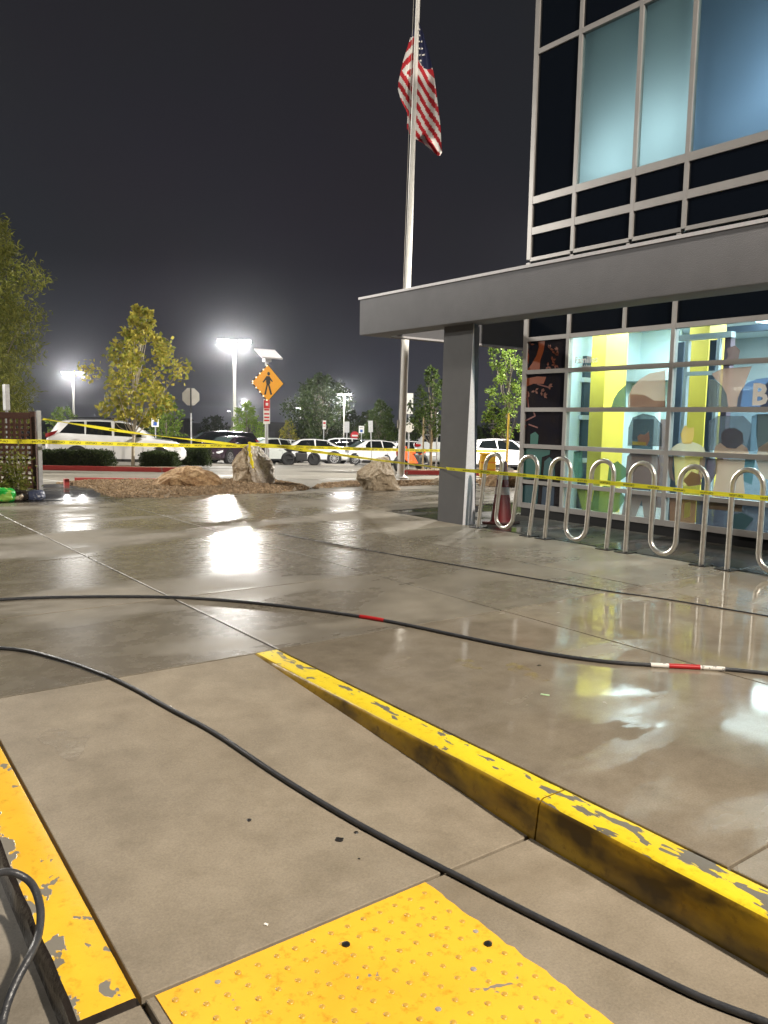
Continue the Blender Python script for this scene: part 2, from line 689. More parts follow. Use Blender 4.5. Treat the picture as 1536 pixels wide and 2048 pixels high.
M_frame = mat('anodised_frame', (0.36, 0.345, 0.335), 0.38, metal=0.35, c2=(0.31, 0.30, 0.29), scale=3)
M_black_glass = mat('black_spandrel_glass', (0.004, 0.006, 0.010), 0.06, spec=0.5)
M_film_dark = mat('dark_window_film', (0.012, 0.012, 0.02), 0.12, c2=(0.02, 0.016, 0.016), scale=3)
M_fascia = mat('grey_stucco_fascia', (0.195, 0.197, 0.212), 0.8, c2=(0.175, 0.177, 0.192), scale=4, bump=0.5, bscale=140)
M_column_shade = mat('navy_column_shade', (0.018, 0.022, 0.036), 0.7)  # shade on the column side, put into the colour
M_pale_trim = mat('pale_flashing_and_lit_wedge', (0.66, 0.65, 0.68), 0.5, c2=(0.58, 0.57, 0.60), scale=30)
M_glass = glass('clear_glass', (0.80, 0.90, 0.92))
M_steel = mat('galvanised_pipe', (0.70, 0.67, 0.62), 0.30, metal=0.85, c2=(0.56, 0.53, 0.48), scale=18, bump=0.08)
M_steel_white = mat('white_painted_steel', (0.80, 0.79, 0.76), 0.4, c2=(0.72, 0.70, 0.67), scale=9)
M_galv = mat('galvanised_post', (0.52, 0.53, 0.55), 0.4, metal=0.5, c2=(0.42, 0.43, 0.45), scale=14)
M_black = mat('black_plate', (0.012, 0.012, 0.013), 0.35)
M_white = mat('white_paint', (0.78, 0.78, 0.77), 0.5)

# ------------------------------------------------------------------ ground of the lot, one sheet to the horizon
mb = MB()
S = [8, 12, 16.5, 19, 22, 27, 30, 34, 38, 42, 46.7, 52, 60, 75, 95, 120, 200, 400, 900]
T = [-700, -300, -140, -70, -40, -25, -15, -8, -3, 0, 4, 8, 14, 22, 35, 55, 90, 160, 320, 700]
for s in S:
    for t in T:
        x, y = s * UX + t * UY, s * UY - t * UX
        mb.v.append(Vector((x, y, terrain(x, y))))
for i in range(len(S) - 1):
    for j in range(len(T) - 1):
        a = i * len(T) + j
        mb.f.append([a, a + 1, a + 1 + len(T), a + len(T)])
        mb.mi.append(0)
struct('parking_lot', 'pale worn parking lot pavement behind the rocks', mb.build('parking_lot', M_lot, smooth=180))

# ------------------------------------------------------------------ plaza of large slabs
plaza = struct('plaza', 'wet concrete plaza cut into large slabs')
MB().box((-9, RAMP0 + .004, -0.30), (13, 13.25, -0.03)).box((2.27, -6, -0.30), (8.9, RAMP0 + .004, -0.03)).build('joint_bed', M_joint, plaza)


def slab(x0, x1, y0, y1, m, parent, top=0.0, g=0.0055, thick=0.09, c=0.0025, z_at=None, name='slab'):
    """slab with a small chamfer round its top edge"""
    b = MB()
    zf = z_at or (lambda x, y: top)
    rings = []
    for (d, dz) in ((g, -thick), (g, -c), (g + c, 0)):
        rings.append([Vector((x, y, zf(x, y) + dz)) for x, y in ((x0 + d, y0 + d), (x1 - d, y0 + d), (x1 - d, y1 - d), (x0 + d, y1 - d))])
    vs = rings[0] + rings[1] + rings[2]
    fs = [(8, 9, 10, 11)]
    for k in (0, 4):
        fs += [(k + i, k + (i + 1) % 4, k + 4 + (i + 1) % 4, k + 4 + i) for i in range(4)]
    return b.add(vs, fs).build(name, m, parent)


XE = [-8.7, -6.87, -5.04, -3.22, -1.39, 0.43, 2.26, 4.10, 5.74, 7.18]
YE = [4.08, 5.70, 7.82, 9.68, 11.54, 13.2]
for x0, x1 in zip(XE, XE[1:]):
    for y0, y1 in zip(YE, YE[1:]):
        j = random.uniform(-0.0015, 0.0015)
        slab(x0, x1, y0, y1, M_slab, plaza, top=j, g=0.008)
for y0, y1 in zip(YE, YE[1:]):
    if y0 > 9:
        slab(7.18, 9.0, y0, y1, M_slab, plaza)
        slab(9.0, 10.9, y0, y1, M_slab, plaza)
        slab(10.9, 12.9, y0, y1, M_slab, plaza)
for x0, x1 in ((2.262, 4.10), (4.10, 5.74), (5.74, 7.18)):
    for y0, y1 in ((1.24, 4.08), (-1.5, 1.24), (-4.3, -1.5)):
        slab(x0, x1, y0, y1, M_slab_near, plaza, top=random.uniform(-0.001, 0.001))
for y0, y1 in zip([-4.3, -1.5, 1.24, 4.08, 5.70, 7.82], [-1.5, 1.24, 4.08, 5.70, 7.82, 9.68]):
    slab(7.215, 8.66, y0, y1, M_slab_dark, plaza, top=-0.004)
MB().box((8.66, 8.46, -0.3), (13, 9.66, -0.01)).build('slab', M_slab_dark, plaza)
path = struct('path', 'dark wet path running from the plaza to the lot by the lattice fence')
slab(-8.7, 4.6, 13.26, 16.6, M_path, path, top=-0.006)

# ------------------------------------------------------------------ ramp between the two yellow kerbs
ramp = struct('ramp', 'concrete kerb ramp between the two yellow kerbs')
MB().add([(0.515, 4.09, -0.03), (2.3, 4.09, -0.03), (2.3, 1.9, -0.18), (0.515, 1.9, -0.18), (0.515, -3, -0.18), (2.3, -3, -0.18),
          (0.515, 4.09, -0.4), (2.3, 4.09, -0.4), (2.3, -3, -0.4), (0.515, -3, -0.4)],
         [(0, 1, 2, 3), (3, 2, 5, 4), (0, 6, 7, 1), (4, 5, 8, 9), (0, 3, 4, 9, 6), (1, 7, 8, 5, 2)]).build('joint_bed', M_joint, ramp)
rz = lambda x, y: LOW * min(1, max(0, (RAMP0 - y) / (RAMP0 - RAMP1)))
slab(0.657, 2.112, RAMP1, RAMP0, M_ramp, ramp, z_at=rz, g=0.008)
slab(0.664, 2.112, -2.6, RAMP1, M_ramp, ramp, top=LOW, g=0.006)
slab(-2.2, 0.662, -2.6, RAMP1 - 0.002, M_ramp, ramp, top=LOW - 0.006, g=0.006)
street = struct('street', 'street gutter at the lower left beside the yellow strip')
MB().add([(-4, 4.085, -0.085), (0.512, 4.085, -0.085), (0.512, 1.89, -0.235), (-4, 1.89, -0.235),
          (-4, 4.085, -0.5), (0.512, 4.085, -0.5), (0.512, 1.89, -0.5), (-4, 1.89, -0.5)],
         [(0, 1, 2, 3), (0, 4, 5, 1), (2, 6, 7, 3), (1, 5, 6, 2), (0, 3, 7, 4)]).build('gutter', M_street, street)

# yellow kerb, right of the ramp: two stones with a joint
kerb = struct('yellow_kerb', 'yellow painted kerb with chipped paint rising beside the ramp')


def kerb_stone(y0, y1):
    n = 30
    b = MB()
    for i in range(n + 1):
        y = y0 + (y1 - y0) * i / n
        w1 = 0.003 * mn.noise(Vector((1.3, y * 9, 0.2)))
        w2 = 0.0025 * mn.noise(Vector((7.3, y * 14, 4.2)))
        h = -rz(0, y)
        r_ = min(0.02, max(0.0015, h * 0.35))
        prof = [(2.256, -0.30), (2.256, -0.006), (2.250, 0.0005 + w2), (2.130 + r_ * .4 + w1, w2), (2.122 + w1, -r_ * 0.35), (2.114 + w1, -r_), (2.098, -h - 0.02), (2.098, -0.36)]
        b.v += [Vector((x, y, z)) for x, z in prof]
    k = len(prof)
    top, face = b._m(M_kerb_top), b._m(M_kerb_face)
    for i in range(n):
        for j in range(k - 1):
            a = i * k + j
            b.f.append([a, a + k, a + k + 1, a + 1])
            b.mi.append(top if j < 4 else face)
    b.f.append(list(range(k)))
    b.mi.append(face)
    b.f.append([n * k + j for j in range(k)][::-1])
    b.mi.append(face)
    return b.build('kerb_stone', None, kerb, smooth=40)


kerb_stone(1.887, 4.075)
kerb_stone(-1.2, 1.880)
# yellow strip, left of the ramp, with a wet dark outer face
strip = struct('yellow_kerb_strip', 'yellow painted strip of kerb at the lower left with chipped paint and a wet outer face')
n, b = 26, MB()
tp, fc = b._m(M_kerb_left), b._m(M_wetface)
for i in range(n + 1):
    y = 1.925 + (4.07 - 1.925) * i / n
    w = 0.006 * mn.noise(Vector((3.1, y * 8, 0)))
    z = rz(0, y)
    b.v += [Vector(p) for p in ((0.653, y, z - 0.2), (0.653, y, z - 0.004), (0.648, y, z), (0.508 + w, y, z), (0.494 + w, y, z - 0.014), (0.487, y, z - 0.10), (0.487, y, z - 0.25))]
for i in range(n):
    for j in range(6):
        a = i * 7 + j
        b.f.append([a, a + 7, a + 8, a + 1])
        b.mi.append(tp if j < 3 else fc)
b.f.append(list(range(7)))
b.mi.append(fc)
b.build('kerb_stone', None, strip, smooth=40)

# ------------------------------------------------------------------ tactile panel
X0, X1, Y1 = 0.694, 1.600, 1.898
tact = thing('tactile_panel', 'yellow tactile paving panel covered in small domes at the foot of the ramp', 'tactile paving', (X0, Y1, LOW))
pts = [(0, 0), (0, -1.9)]
yy = -1.9
right = []
while yy < -0.01:
    right.append((X1 - X0 + random.uniform(-0.007, 0.005), yy))
    yy += random.uniform(0.018, 0.045)
pts += right + [(X1 - X0, 0)]
MB().prism([(x, y, -0.002) for x, y in pts], (0, 0, 0.007), M_tact).build('plate', None, tact)
M_dome = mat('shaded_tactile_dome', (0.66, 0.38, 0.035), 0.36, c2=(0.30, 0.20, 0.07), scale=30)  # darker than the plate: the shaded side of the domes is in the colour
M_dome_worn = mat('worn_tactile_dome', (0.33, 0.29, 0.24), 0.6)
dome_me = None
spots = []
for i in range(15):
    for j in range(24):
        spots.append((0.036 + i * 0.0594, -0.046 - j * 0.0594))
spots.sort(key=lambda q: -q[1])
left_over = MB()
for k, (x, y) in enumerate(spots):
    prof = [(0.0098, 0.0045), (0.0086, 0.0072), (0.0060, 0.0086), (0.0024, 0.0089)]
    if k < 300:
        if dome_me is None:
            o = MB().lathe(prof, 8).build('dome', M_dome, tact, smooth=60, loc=(x, y, 0))
            dome_me = o.data
            worn_me = dome_me.copy()
            worn_me.materials.clear()
            worn_me.materials.append(M_dome_worn)
        else:
            o = bpy.data.objects.new('dome', worn_me if random.random() < 0.06 else dome_me)
            col.objects.link(o)
            o.parent = tact
            o.location = (x + random.uniform(-.001, .001), y + random.uniform(-.001, .001), random.uniform(-0.0022, 0))
            o.rotation_euler[2] = random.random() * 6
    else:
        left_over.lathe(prof, 6, None, Matrix.Translation((x, y, 0)))
if left_over.v:
    o = left_over.build('dome_field', M_dome, tact)
    o['kind'] = 'stuff'

# ------------------------------------------------------------------ hoses and cables
M_ferrule = mat('hose_ferrule', (0.55, 0.53, 0.50), 0.35, metal=0.7)


def hose(label, pix, r, seg=8, name='pressure_hose', cat='hose', world_pts=None):
    pts = world_pts or [near(px, py, r) for px, py in pix]
    pts = smooth_path(pts, seg)
    # lie on the ground all along
    pts = [Vector((p.x, p.y, near_z(p.x, p.y) + r if world_pts is None else p.z)) for p in pts]
    o = thing(name, label, cat, pts[0])
    MB().tube([p - pts[0] for p in pts], r, 10).build('rubber_tube', M_hose, o, smooth=180)
    return o, pts


def band(o, pts, i0, i1, r, m, name):
    """sleeve wrapped on a stretch of the hose"""
    w = smooth_path(pts[i0:i1 + 1], 3)
    MB().tube([p - pts[0] for p in w], r, 12).build(name, m, o, smooth=60)


near_pix = [(-60, 1294), (0, 1296), (60, 1303), (140, 1325), (210, 1350), (270, 1378), (338, 1416), (430, 1466), (560, 1553), (700, 1638),
            (830, 1708), (900, 1744), (1000, 1796), (1130, 1862), (1260, 1926), (1400, 1994), (1536, 2046), (1640, 2090)]
hose('black pressure hose crossing the ramp from left to lower right', near_pix, 0.0106)
far_pix = [(-80, 1204), (0, 1199), (90, 1195), (220, 1193), (360, 1195), (500, 1205), (620, 1219), (720, 1233), (800, 1247), (900, 1268), (1010, 1291),
           (1120, 1311), (1220, 1324), (1320, 1331), (1400, 1335), (1470, 1340), (1536, 1347), (1640, 1360)]
ho, hp = hose('black hose with red and white bands lying across the wet plaza', far_pix, 0.0112, 10)


def idx(px_):
    best, bi = 1e9, 0
    for i, p in enumerate(hp):
        d = p - CAM
        q = 768 + FOC * d.dot(RIGHT) / d.dot(FWD)
        if abs(q - px_) < best:
            best, bi = abs(q - px_), i
    return bi


band(ho, hp, idx(722), idx(770), 0.0142, M_red_band, 'red_band')
band(ho, hp, idx(1298), idx(1335), 0.0142, M_white_band, 'white_band')
band(ho, hp, idx(1334), idx(1400), 0.0152, M_red_band, 'red_band')
band(ho, hp, idx(1401), idx(1448), 0.0132, M_white_band, 'white_band')
cab_pix = [(556, 1066), (600, 1075), (680, 1090), (780, 1108), (900, 1128), (1010, 1147), (1110, 1164), (1210, 1181), (1330, 1198), (1440, 1216), (1536, 1232), (1640, 1251)]
hose('thin black cable lying along the plaza nearer the bike racks', cab_pix, 0.0055, 6, 'cable', 'cable')
# loop of hose standing over the yellow strip at the lower left corner
loop = [plane_z(-70, 1790, -0.02), plane_z(-10, 1750, 0.0), plane_z(25, 1745, 0.0), plane_z(62, 1766, -0.03), plane_z(80, 1812, -0.055), plane_z(78, 1865, -0.09),
        plane_z(62, 1908, -0.10), plane_z(38, 1952, -0.13), plane_z(17, 2000, -0.165), plane_z(4, 2048, -0.2), plane_z(-8, 2110, -0.215)]
hose('loop of black hose at the lower left corner over the yellow strip', None, 0.0115, 8, world_pts=loop)

# ------------------------------------------------------------------ litter and marks on the concrete
M_scrap = mat('white_scrap', (0.85, 0.83, 0.78), 0.6)


def scrap(px, py, sx, sy, m, name, label, cat, rot=0.3, h=0.004):
    p = near(px, py)
    o = MB().box((-sx / 2, -sy / 2, 0.0005), (sx / 2, sy / 2, h)).build(name, m, loc=p, bevel=min(sx, sy) * 0.2)
    sl = 0.0691 if p.x < 2.12 and RAMP1 < p.y < RAMP0 else 0
    o.rotation_euler = (math.atan(sl), 0, rot)
    return tag(o, label, cat)


scrap(532, 1850, 0.009, 0.013, M_scrap, 'paper_scrap', 'tiny white scrap lying on the ramp above the tactile panel', 'litter', 0.55)
scrap(339, 1418, 0.020, 0.014, mat('pale_pebble', (0.62, 0.57, 0.5), 0.8), 'pebble', 'small pale pebble against the hose on the ramp', 'pebble', 0.2, 0.014)
scrap(1090, 1390, 0.016, 0.045, mat('green_tape_bit', (0.30, 0.55, 0.25), 0.5, c2=(0.6, 0.7, 0.5), scale=60), 'tape_scrap', 'scrap of pale green tape on the wet sidewalk', 'litter', 0.5, 0.003)
p = near(976, 1892)
o = MB().lathe([(0.012, 0.004), (0.012, 0.009), (0.006, 0.011)], 10).build('bolt_cap', M_black, loc=p, smooth=40)
tag(o, 'round dark bolt cap near the ragged edge of the tactile panel', 'bolt')
p = near(692, 1893)
o = o.copy()
col.objects.link(o)
o.location = p
tag(o, 'round dark bolt cap near the upper edge of the tactile panel', 'bolt')


def stain(px, py, r, label):
    p = near(px, py)
    n_ = 11
    b_ = MB()
    ring = [(r * (1 + .3 * random.uniform(-1, 1)) * math.cos(6.283 * i / n_), r * (1 + .3 * random.uniform(-1, 1)) * math.sin(6.283 * i / n_)) for i in range(n_)]
    b_.add([(0, 0, 0.003)] + [(x * .7, y * .7, 0.0026) for x, y in ring] + [(x, y, 0.0006) for x, y in ring],
           [(0, 1 + i, 1 + (i + 1) % n_) for i in range(n_)] + [(1 + i, 1 + n_ + i, 1 + n_ + (i + 1) % n_, 1 + (i + 1) % n_) for i in range(n_)])
    o_ = b_.build('gum_spot', M_gum, loc=p)
    o_.rotation_euler[0] = math.atan(0.0691) if p.y > RAMP1 and p.x < 2.12 else 0
    return tag(o_, label, 'gum')


M_gum = mat('old_black_gum', (0.018, 0.016, 0.015), 0.4)
stain(679, 1679, 0.0155, 'larger black gum spot on the ramp beside the hose')
stain(712, 1665, 0.0085, 'small black gum spot just right of the larger one on the ramp')
stain(498, 1640, 0.0105, 'black gum spot standing alone on the ramp left of the others')
stain(718, 1718, 0.004, 'tiny black gum spot below the larger one on the ramp')
stain(1078, 1331, 0.012, 'dark gum spot on the wet sidewalk just below the banded hose')


def speckled(name, c, rough, scale, lo, hi):
    """thin worn skin that lets the concrete under it show through in irregular specks"""
    m, nt, out = nodes_of(name)
    N, L = nt.nodes, nt.links
    b_ = N.new('ShaderNodeBsdfPrincipled')
    b_.inputs['Base Color'].default_value = (*c, 1)
    b_.inputs['Roughness'].default_value = rough
    tr = N.new('ShaderNodeBsdfTransparent')
    g = N.new('ShaderNodeNewGeometry')
    n_ = noise_node(N, L, g.outputs['Position'], scale, 8, 0.7)
    f = ramp_node(N, L, n_, [(lo, (0, 0, 0)), (hi, (0.75, 0.75, 0.75))])
    mx = N.new('ShaderNodeMixShader')
    L.new(f, mx.inputs[0])
    L.new(tr.outputs[0], mx.inputs[1])
    L.new(b_.outputs[0], mx.inputs[2])
    L.new(mx.outputs[0], out.inputs[0])
    return m


def patch(px_pts, m, name, label):
    """thin irregular sheet of drier or dirtier concrete skin lying on the slab"""
    P = [near(px, py) for px, py in px_pts]
    P = smooth_path([Vector((p.x, p.y, near_z(p.x, p.y) + 0.0012)) for p in P + P[:1]], 5)[:-1]
    c = sum(P, Vector((0, 0, 0))) / len(P)
    b_ = MB()
    b_.add([c] + P, [(0, i + 1, (i + 1) % len(P) + 1) for i in range(len(P))])
    struct(name, label, b_.build(name, m))


patch([(72, 1478), (92, 1462), (112, 1456), (140, 1464), (156, 1474), (180, 1470), (172, 1486), (166, 1506), (146, 1522), (122, 1514), (108, 1494), (88, 1488)],
      speckled('dried_concrete', (0.40, 0.355, 0.29), 0.35, 6, 0.42, 0.62), 'dry_patch', 'paler dried patch on the ramp')
M_old = speckled('faded_yellow_overspray', (0.38, 0.30, 0.10), 0.2, 16, 0.46, 0.72)
patch([(1010, 1330), (1030, 1326), (1052, 1334), (1080, 1352), (1100, 1362), (1076, 1362), (1044, 1350), (1016, 1340)], M_old, 'paint_mark', 'faded yellow paint smear on the wet sidewalk')
patch([(908, 1318), (930, 1314), (952, 1326), (964, 1338), (940, 1336), (918, 1328)], M_old, 'paint_mark', 'small faded yellow paint smear on the wet sidewalk')

# ------------------------------------------------------------------ glass building
FX = 8.80
bld = thing('glass_building', 'glass fronted building with grey frames and a people mural on its ground floor windows', 'building', (FX, 8.48, 0))
B0 = Vector((FX, 8.48, 0))


def bp(name, mb_, m=None, smooth=None, bevel=None):
    for v in mb_.v:
        v -= B0
    return mb_.build(name, m, bld, smooth=smooth, bevel=bevel)


def vbar(y, z0, z1, w=0.048, d0=-0.014, d1=0.07):
    bp('mullion', MB().box((FX + d0, y - w / 2, z0), (FX + d1, y + w / 2, z1)), M_frame)


def hbar(z, y0, y1, h=0.055, d0=-0.011, d1=0.066):
    bp('transom', MB().box((FX + d0, y0, z - h / 2), (FX + d1, y1, z + h / 2)), M_frame)


LV = [8.455, 7.65, 5.99, 4.33, 2.67, 1.01, -0.65, -2.31]       # ground floor verticals
LZ = [0.135, 0.487, 1.015, 1.548, 2.092, 2.563]
UV_ = [8.45, 7.65, 6.69, 5.935, 4.28, 2.62, 0.96, -0.7, -2.36]
UZ = [3.70, 4.095, 4.525, 6.545, 8.55]
for i, y in enumerate(LV):
    vbar(y, 0.10, 3.66, 0.075 if i == 0 else 0.055)
vbar(6.725, 2.595, 3.66, 0.045)
for z, h in zip(LZ, (0.075, 0.055, 0.06, 0.06, 0.06, 0.06)):
    for y1, y0 in zip(LV, LV[1:]):
        hbar(z, y0 + 0.0275, y1 - 0.0275, h)
bp('base_wall', MB().box((FX + 0.008, -2.3, -0.3), (FX + 0.2, 8.44, 0.096)), mat('black_base_tile', (0.012, 0.012, 0.013), 0.5, spec=0.25))
for i, y in enumerate(UV_):
    vbar(y, 3.705, 9.4, 0.075 if i == 0 else 0.055)
for z, h in zip(UZ, (0.05, 0.10, 0.10, 0.07, 0.07)):
    for y1, y0 in zip(UV_, UV_[1:]):
        hbar(z, y0 + 0.0275, y1 - 0.0275, h)


def pane(y0, y1, z0, z1, m, x=FX + 0.013, t=0.010, name='glass_pane'):
    bp(name, MB().box((x, y0 + .02, z0 + .02), (x + t, y1 - .02, z1 - .02)), m)


for c, (y1, y0) in enumerate(zip(LV, LV[1:])):
    zs = LZ + [3.68]
    for r_, (z0, z1) in enumerate(zip(zs, zs[1:])):
        if r_ == 5:
            if c == 1:
                pane(6.725, y1, z0, z1, M_black_glass)
                pane(y0, 6.725, z0, z1, M_black_glass)
            else:
                pane(y0, y1, z0, z1, M_black_glass)
        elif c == 0:
            pane(y0, y1, z0, z1, M_film_dark)
        else:
            pane(y0, y1, z0, z1, M_glass)
M_frost = film('frosted_blind', (0.80, 0.85, 0.84), 0.0, 0.93)
M_frost_blue = film('frosted_blind_blue', (0.60, 0.68, 0.77), 0.0, 0.93)
for c, (y1, y0) in enumerate(zip(UV_, UV_[1:])):
    zs = UZ + [9.6]
    for r_, (z0, z1) in enumerate(zip(zs, zs[1:])):
        lit = (r_ == 2 and c >= 1)
        if lit:
            pane(y0, y1, z0, z1, M_glass)
            pane(y0, y1, z0, z1, M_frost if c < 3 else M_frost_blue, x=FX + 0.06, t=0.004, name='roller_blind')
        else:
            pane(y0, y1, z0, z1, M_black_glass)
# shell: end wall, slab between the storeys, roof, back wall
M_shell = mat('dark_wall_panel', (0.05, 0.05, 0.056), 0.6)
bp('end_wall', MB().box((FX + 0.12, 8.42, -0.3), (16, 8.49, 9.4)), M_shell)
bp('end_wall', MB().box((FX + 0.12, -2.5, -0.3), (16, -2.42, 9.4)), M_shell)
bp('back_wall', MB().box((14.2, -2.42, -0.3), (14.4, 8.42, 9.4)), mat('inner_white_wall', (0.62, 0.66, 0.68), 0.7))
bp('floor_slab', MB().box((FX + 0.13, -2.42, 3.05), (14.2, 8.42, 3.70)), M_shell)
bp('roof', MB().box((FX - 0.05, -2.5, 9.4), (16, 8.5, 9.6)), M_shell)
bp('indoor_floor', MB().box((FX + 0.205, -2.42, -0.3), (14.2, 8.42, 0.02)), mat('indoor_floor', (0.30, 0.31, 0.30), 0.25))
bp('ceiling', MB().box((FX + 0.2, -2.42, 2.96), (14.2, 8.42, 3.045)), mat('ceiling_paint', (0.74, 0.80, 0.82), 0.7))
# upper room: a low partition and a pale back close behind the blinds
bp('blind_box', MB().box((FX + 1.5, -2.4, 3.71), (FX + 1.56, 8.4, 7.6)), mat('upper_room_wall', (0.10, 0.16, 0.15), 0.8))
bp('blind_box', MB().box((FX + 0.13, 7.63, 3.71), (FX + 1.5, 7.67, 7.6)), M_shell)
bp('blind_box', MB().box((FX + 0.13, 5.915, 3.71), (FX + 1.5, 5.955, 7.6)), M_shell)
for y, z, e_, c_ in ((7.15, 4.76, 25, (0.86, 0.95, 1.0)), (6.3, 4.92, 23, (0.86, 0.95, 1.0)), (5.4, 4.75, 7, (0.8, 0.9, 1.0)), (4.75, 5.05, 36, (0.8, 0.9, 1.0)), (2.0, 5.0, 11, (0.8, 0.9, 1.0))):
    lamp('upper_room_light', 'POINT', (FX + 0.60, y, z), e_, c_, 0.2)

# ground floor rooms behind the glass
M_yellow = mat('yellow_column_paint', (0.78, 0.60, 0.075), 0.5, c2=(0.73, 0.56, 0.07), scale=2)
M_door_frame = mat('pale_door_frame', (0.60, 0.68, 0.72), 0.5)
M_door_dark = mat('dark_inner_door', (0.045, 0.07, 0.09), 0.2)
M_mauve = mat('mauve_inner_wall', (0.20, 0.14, 0.14), 0.7)
M_blue_frame = mat('slate_blue_frame', (0.11, 0.15, 0.21), 0.4)


def at_x(px, py, X):
    return plane_x(px, py, X)


def inner(name, px0, px1, z0, z1, X, m, t=0.06):
    """upright piece behind the glass, its sides read off two picture columns at the distance X"""
    a, c_ = at_x(px0, 830, X), at_x(px1, 830, X)
    y0, y1 = min(a.y, c_.y), max(a.y, c_.y)
    bp(name, MB().box((X, y0, z0), (X + t, y1, z1)), m)
    return y0, y1


XB = 11.3
bp('inner_lining', MB().box((FX + 0.14, 8.395, 0.02), (14.2, 8.419, 2.955)), mat('pale_cyan_wall', (0.60, 0.74, 0.76), 0.7))


def on_end(name, px0, px1, z0, z1, m, t=0.05):
    """upright piece on the inner face of the end wall between two picture columns"""
    xs_ = []
    for px in (px0, px1):
        d = FWD + RIGHT * ((px - 768) / FOC) - UP * ((830 - 1024) / FOC)
        xs_.append(d.x * 8.39 / d.y)
    bp(name, MB().box((min(xs_), 8.392 - t, z0), (max(xs_), 8.392, z1)), m)


on_end('inner_door', 1161, 1181, 0.02, 2.4, M_door_dark)
for z in (0.75, 1.42, 2.0):
    on_end('door_rail', 1158, 1184, z, z + 0.07, M_door_frame, 0.07)
inner('partition', 1236, 1350, 0.02, 2.95, XB + 0.15, mat('pale_cyan_wall', (0.50, 0.66, 0.68), 0.7))
inner('partition', 1100, 1166, 0.02, 2.95, 10.2, mat('pale_cyan_wall', (0.50, 0.66, 0.68), 0.7))
inner('inner_door', 1158, 1185, 0.02, 2.2, 10.6, M_door_dark)
inner('partition', 1158, 1236, 0.02, 2.95, XB + 0.6, M_mauve)
for z in (0.75, 1.42, 1.95):
    inner('door_rail', 1155, 1262, z, z + 0.06, XB - 0.04, M_door_frame, 0.05)
inner('inner_door', 1213, 1240, 0.02, 2.12, XB + 0.02, M_mauve)
inner('inner_door', 1216, 1250, 0.9, 1.3, XB - 0.02, mat('dark_poster', (0.02, 0.03, 0.04), 0.5), 0.03)
inner('door_jamb', 1241, 1256, 0.02, 2.2, XB - 0.06, M_door_frame, 0.09)
inner('door_jamb', 1309, 1317, 0.02, 1.62, XB - 0.06, M_door_frame, 0.06)
inner('inner_door', 1257, 1309, 0.02, 1.45, XB + 0.05, M_door_dark, 0.05)
inner('inner_door', 1318, 1342, 0.02, 1.45, XB + 0.05, M_mauve, 0.05)
inner('soffit', 1236, 1350, 2.05, 2.30, XB - 0.3, mat('grey_soffit', (0.30, 0.36, 0.37), 0.7), 0.4)
# first yellow column: olive shaded side and bright side are one painted post turned a little
a = at_x(1178, 830, 9.75)
c_ = at_x(1206, 830, 9.75)
bp('yellow_column', MB().box((9.75, c_.y, 0.02), (10.25, a.y, 2.955)), M_yellow)
# second yellow column inside a dark framed doorway
a = at_x(1370, 830, 10.1)
c_ = at_x(1409, 830, 10.1)
bp('yellow_column', MB().box((10.1, c_.y, 0.02), (10.5, a.y, 2.955)), M_yellow)
inner('door_jamb', 1346, 1360, 0.02, 2.45, 9.6, M_blue_frame, 0.12)
inner('door_jamb', 1362, 1369, 0.02, 2.45, 9.5, M_door_frame, 0.06)
inner('door_jamb', 1411, 1424, 0.02, 2.45, 9.6, M_blue_frame, 0.12)
inner('door_jamb', 1425, 1431, 0.02, 2.45, 9.5, M_door_frame, 0.06)
inner('door_jamb', 1440, 1452, 0.02, 2.5, 9.55, mat('plum_frame', (0.14, 0.10, 0.13), 0.5), 0.1)
inner('door_rail', 1346, 1452, 2.46, 2.53, 9.5, M_door_frame, 0.1)
inner('door_rail', 1362, 1432, 2.0, 2.05, 9.48, M_door_frame, 0.05)
inner('partition', 1440, 1700, 0.02, 2.1, 12.6, mat('grey_blue_wall', (0.17, 0.22, 0.27), 0.7))
inner('door_rail', 1458, 1700, 1.93, 1.99, 12.4, M_white, 0.05)
inner('door_rail', 1443, 1700, 2.52, 2.60, 9.6, M_blue_frame, 0.1)
# ceiling light panels
M_panel = emitter('ceiling_light_panel', (0.90, 0.98, 1.0), 5.0)
for x, y in ((10.3, 7.2), (10.9, 5.6), (10.2, 4.2), (12.3, 6.2), (12.3, 3.4), (10.4, 2.2), (9.4, 7.5), (9.3, 4.6)):
    bp('light_panel', MB().box((x - 0.3, y - 0.55, 2.945), (x + 0.3, y + 0.55, 2.958)), M_panel)
    lamp('ceiling_light', 'AREA', (x, y, 2.93), 62 if x < 9.5 else 88, (0.95, 1.0, 0.98), 0.6, aim=(x, y, 0), size_y=1.1)

# ------------------------------------------------------------------ mural film on the glass
FILMS = {}


def mural(pts, c, clear=0.3, layer=0, name='mural_print'):
    key = (c, clear)
    if key not in FILMS:
        FILMS[key] = film('mural_film', tuple(0.14 + 0.80 * v for v in c), clear + 0.30)
    X = FX + 0.0095 - 0.0025 * layer
    P = [plane_x(1020 + x / 2.977, 600 + y / 2.977, X) for x, y in pts]
    b_ = MB()
    b_.prism(P, (0.0012, 0, 0))
    # keep the print off the frames: thin film may pass behind the bars, they stand proud of it
    o_ = bp(name, b_, FILMS[key])
    return o_


def blob(cx, cy, rx, ry, n=18, a0=0, a1=360):
    return [(cx + rx * math.cos(R(a0 + (a1 - a0) * i / n)), cy + ry * math.sin(R(a0 + (a1 - a0) * i / n))) for i in range(n + (0 if a1 - a0 == 360 else 1))]


PEACH, BROWN, TEAL, NAVY = (0.72, 0.50, 0.38), (0.22, 0.13, 0.10), (0.02, 0.20, 0.16), (0.02, 0.04, 0.10)
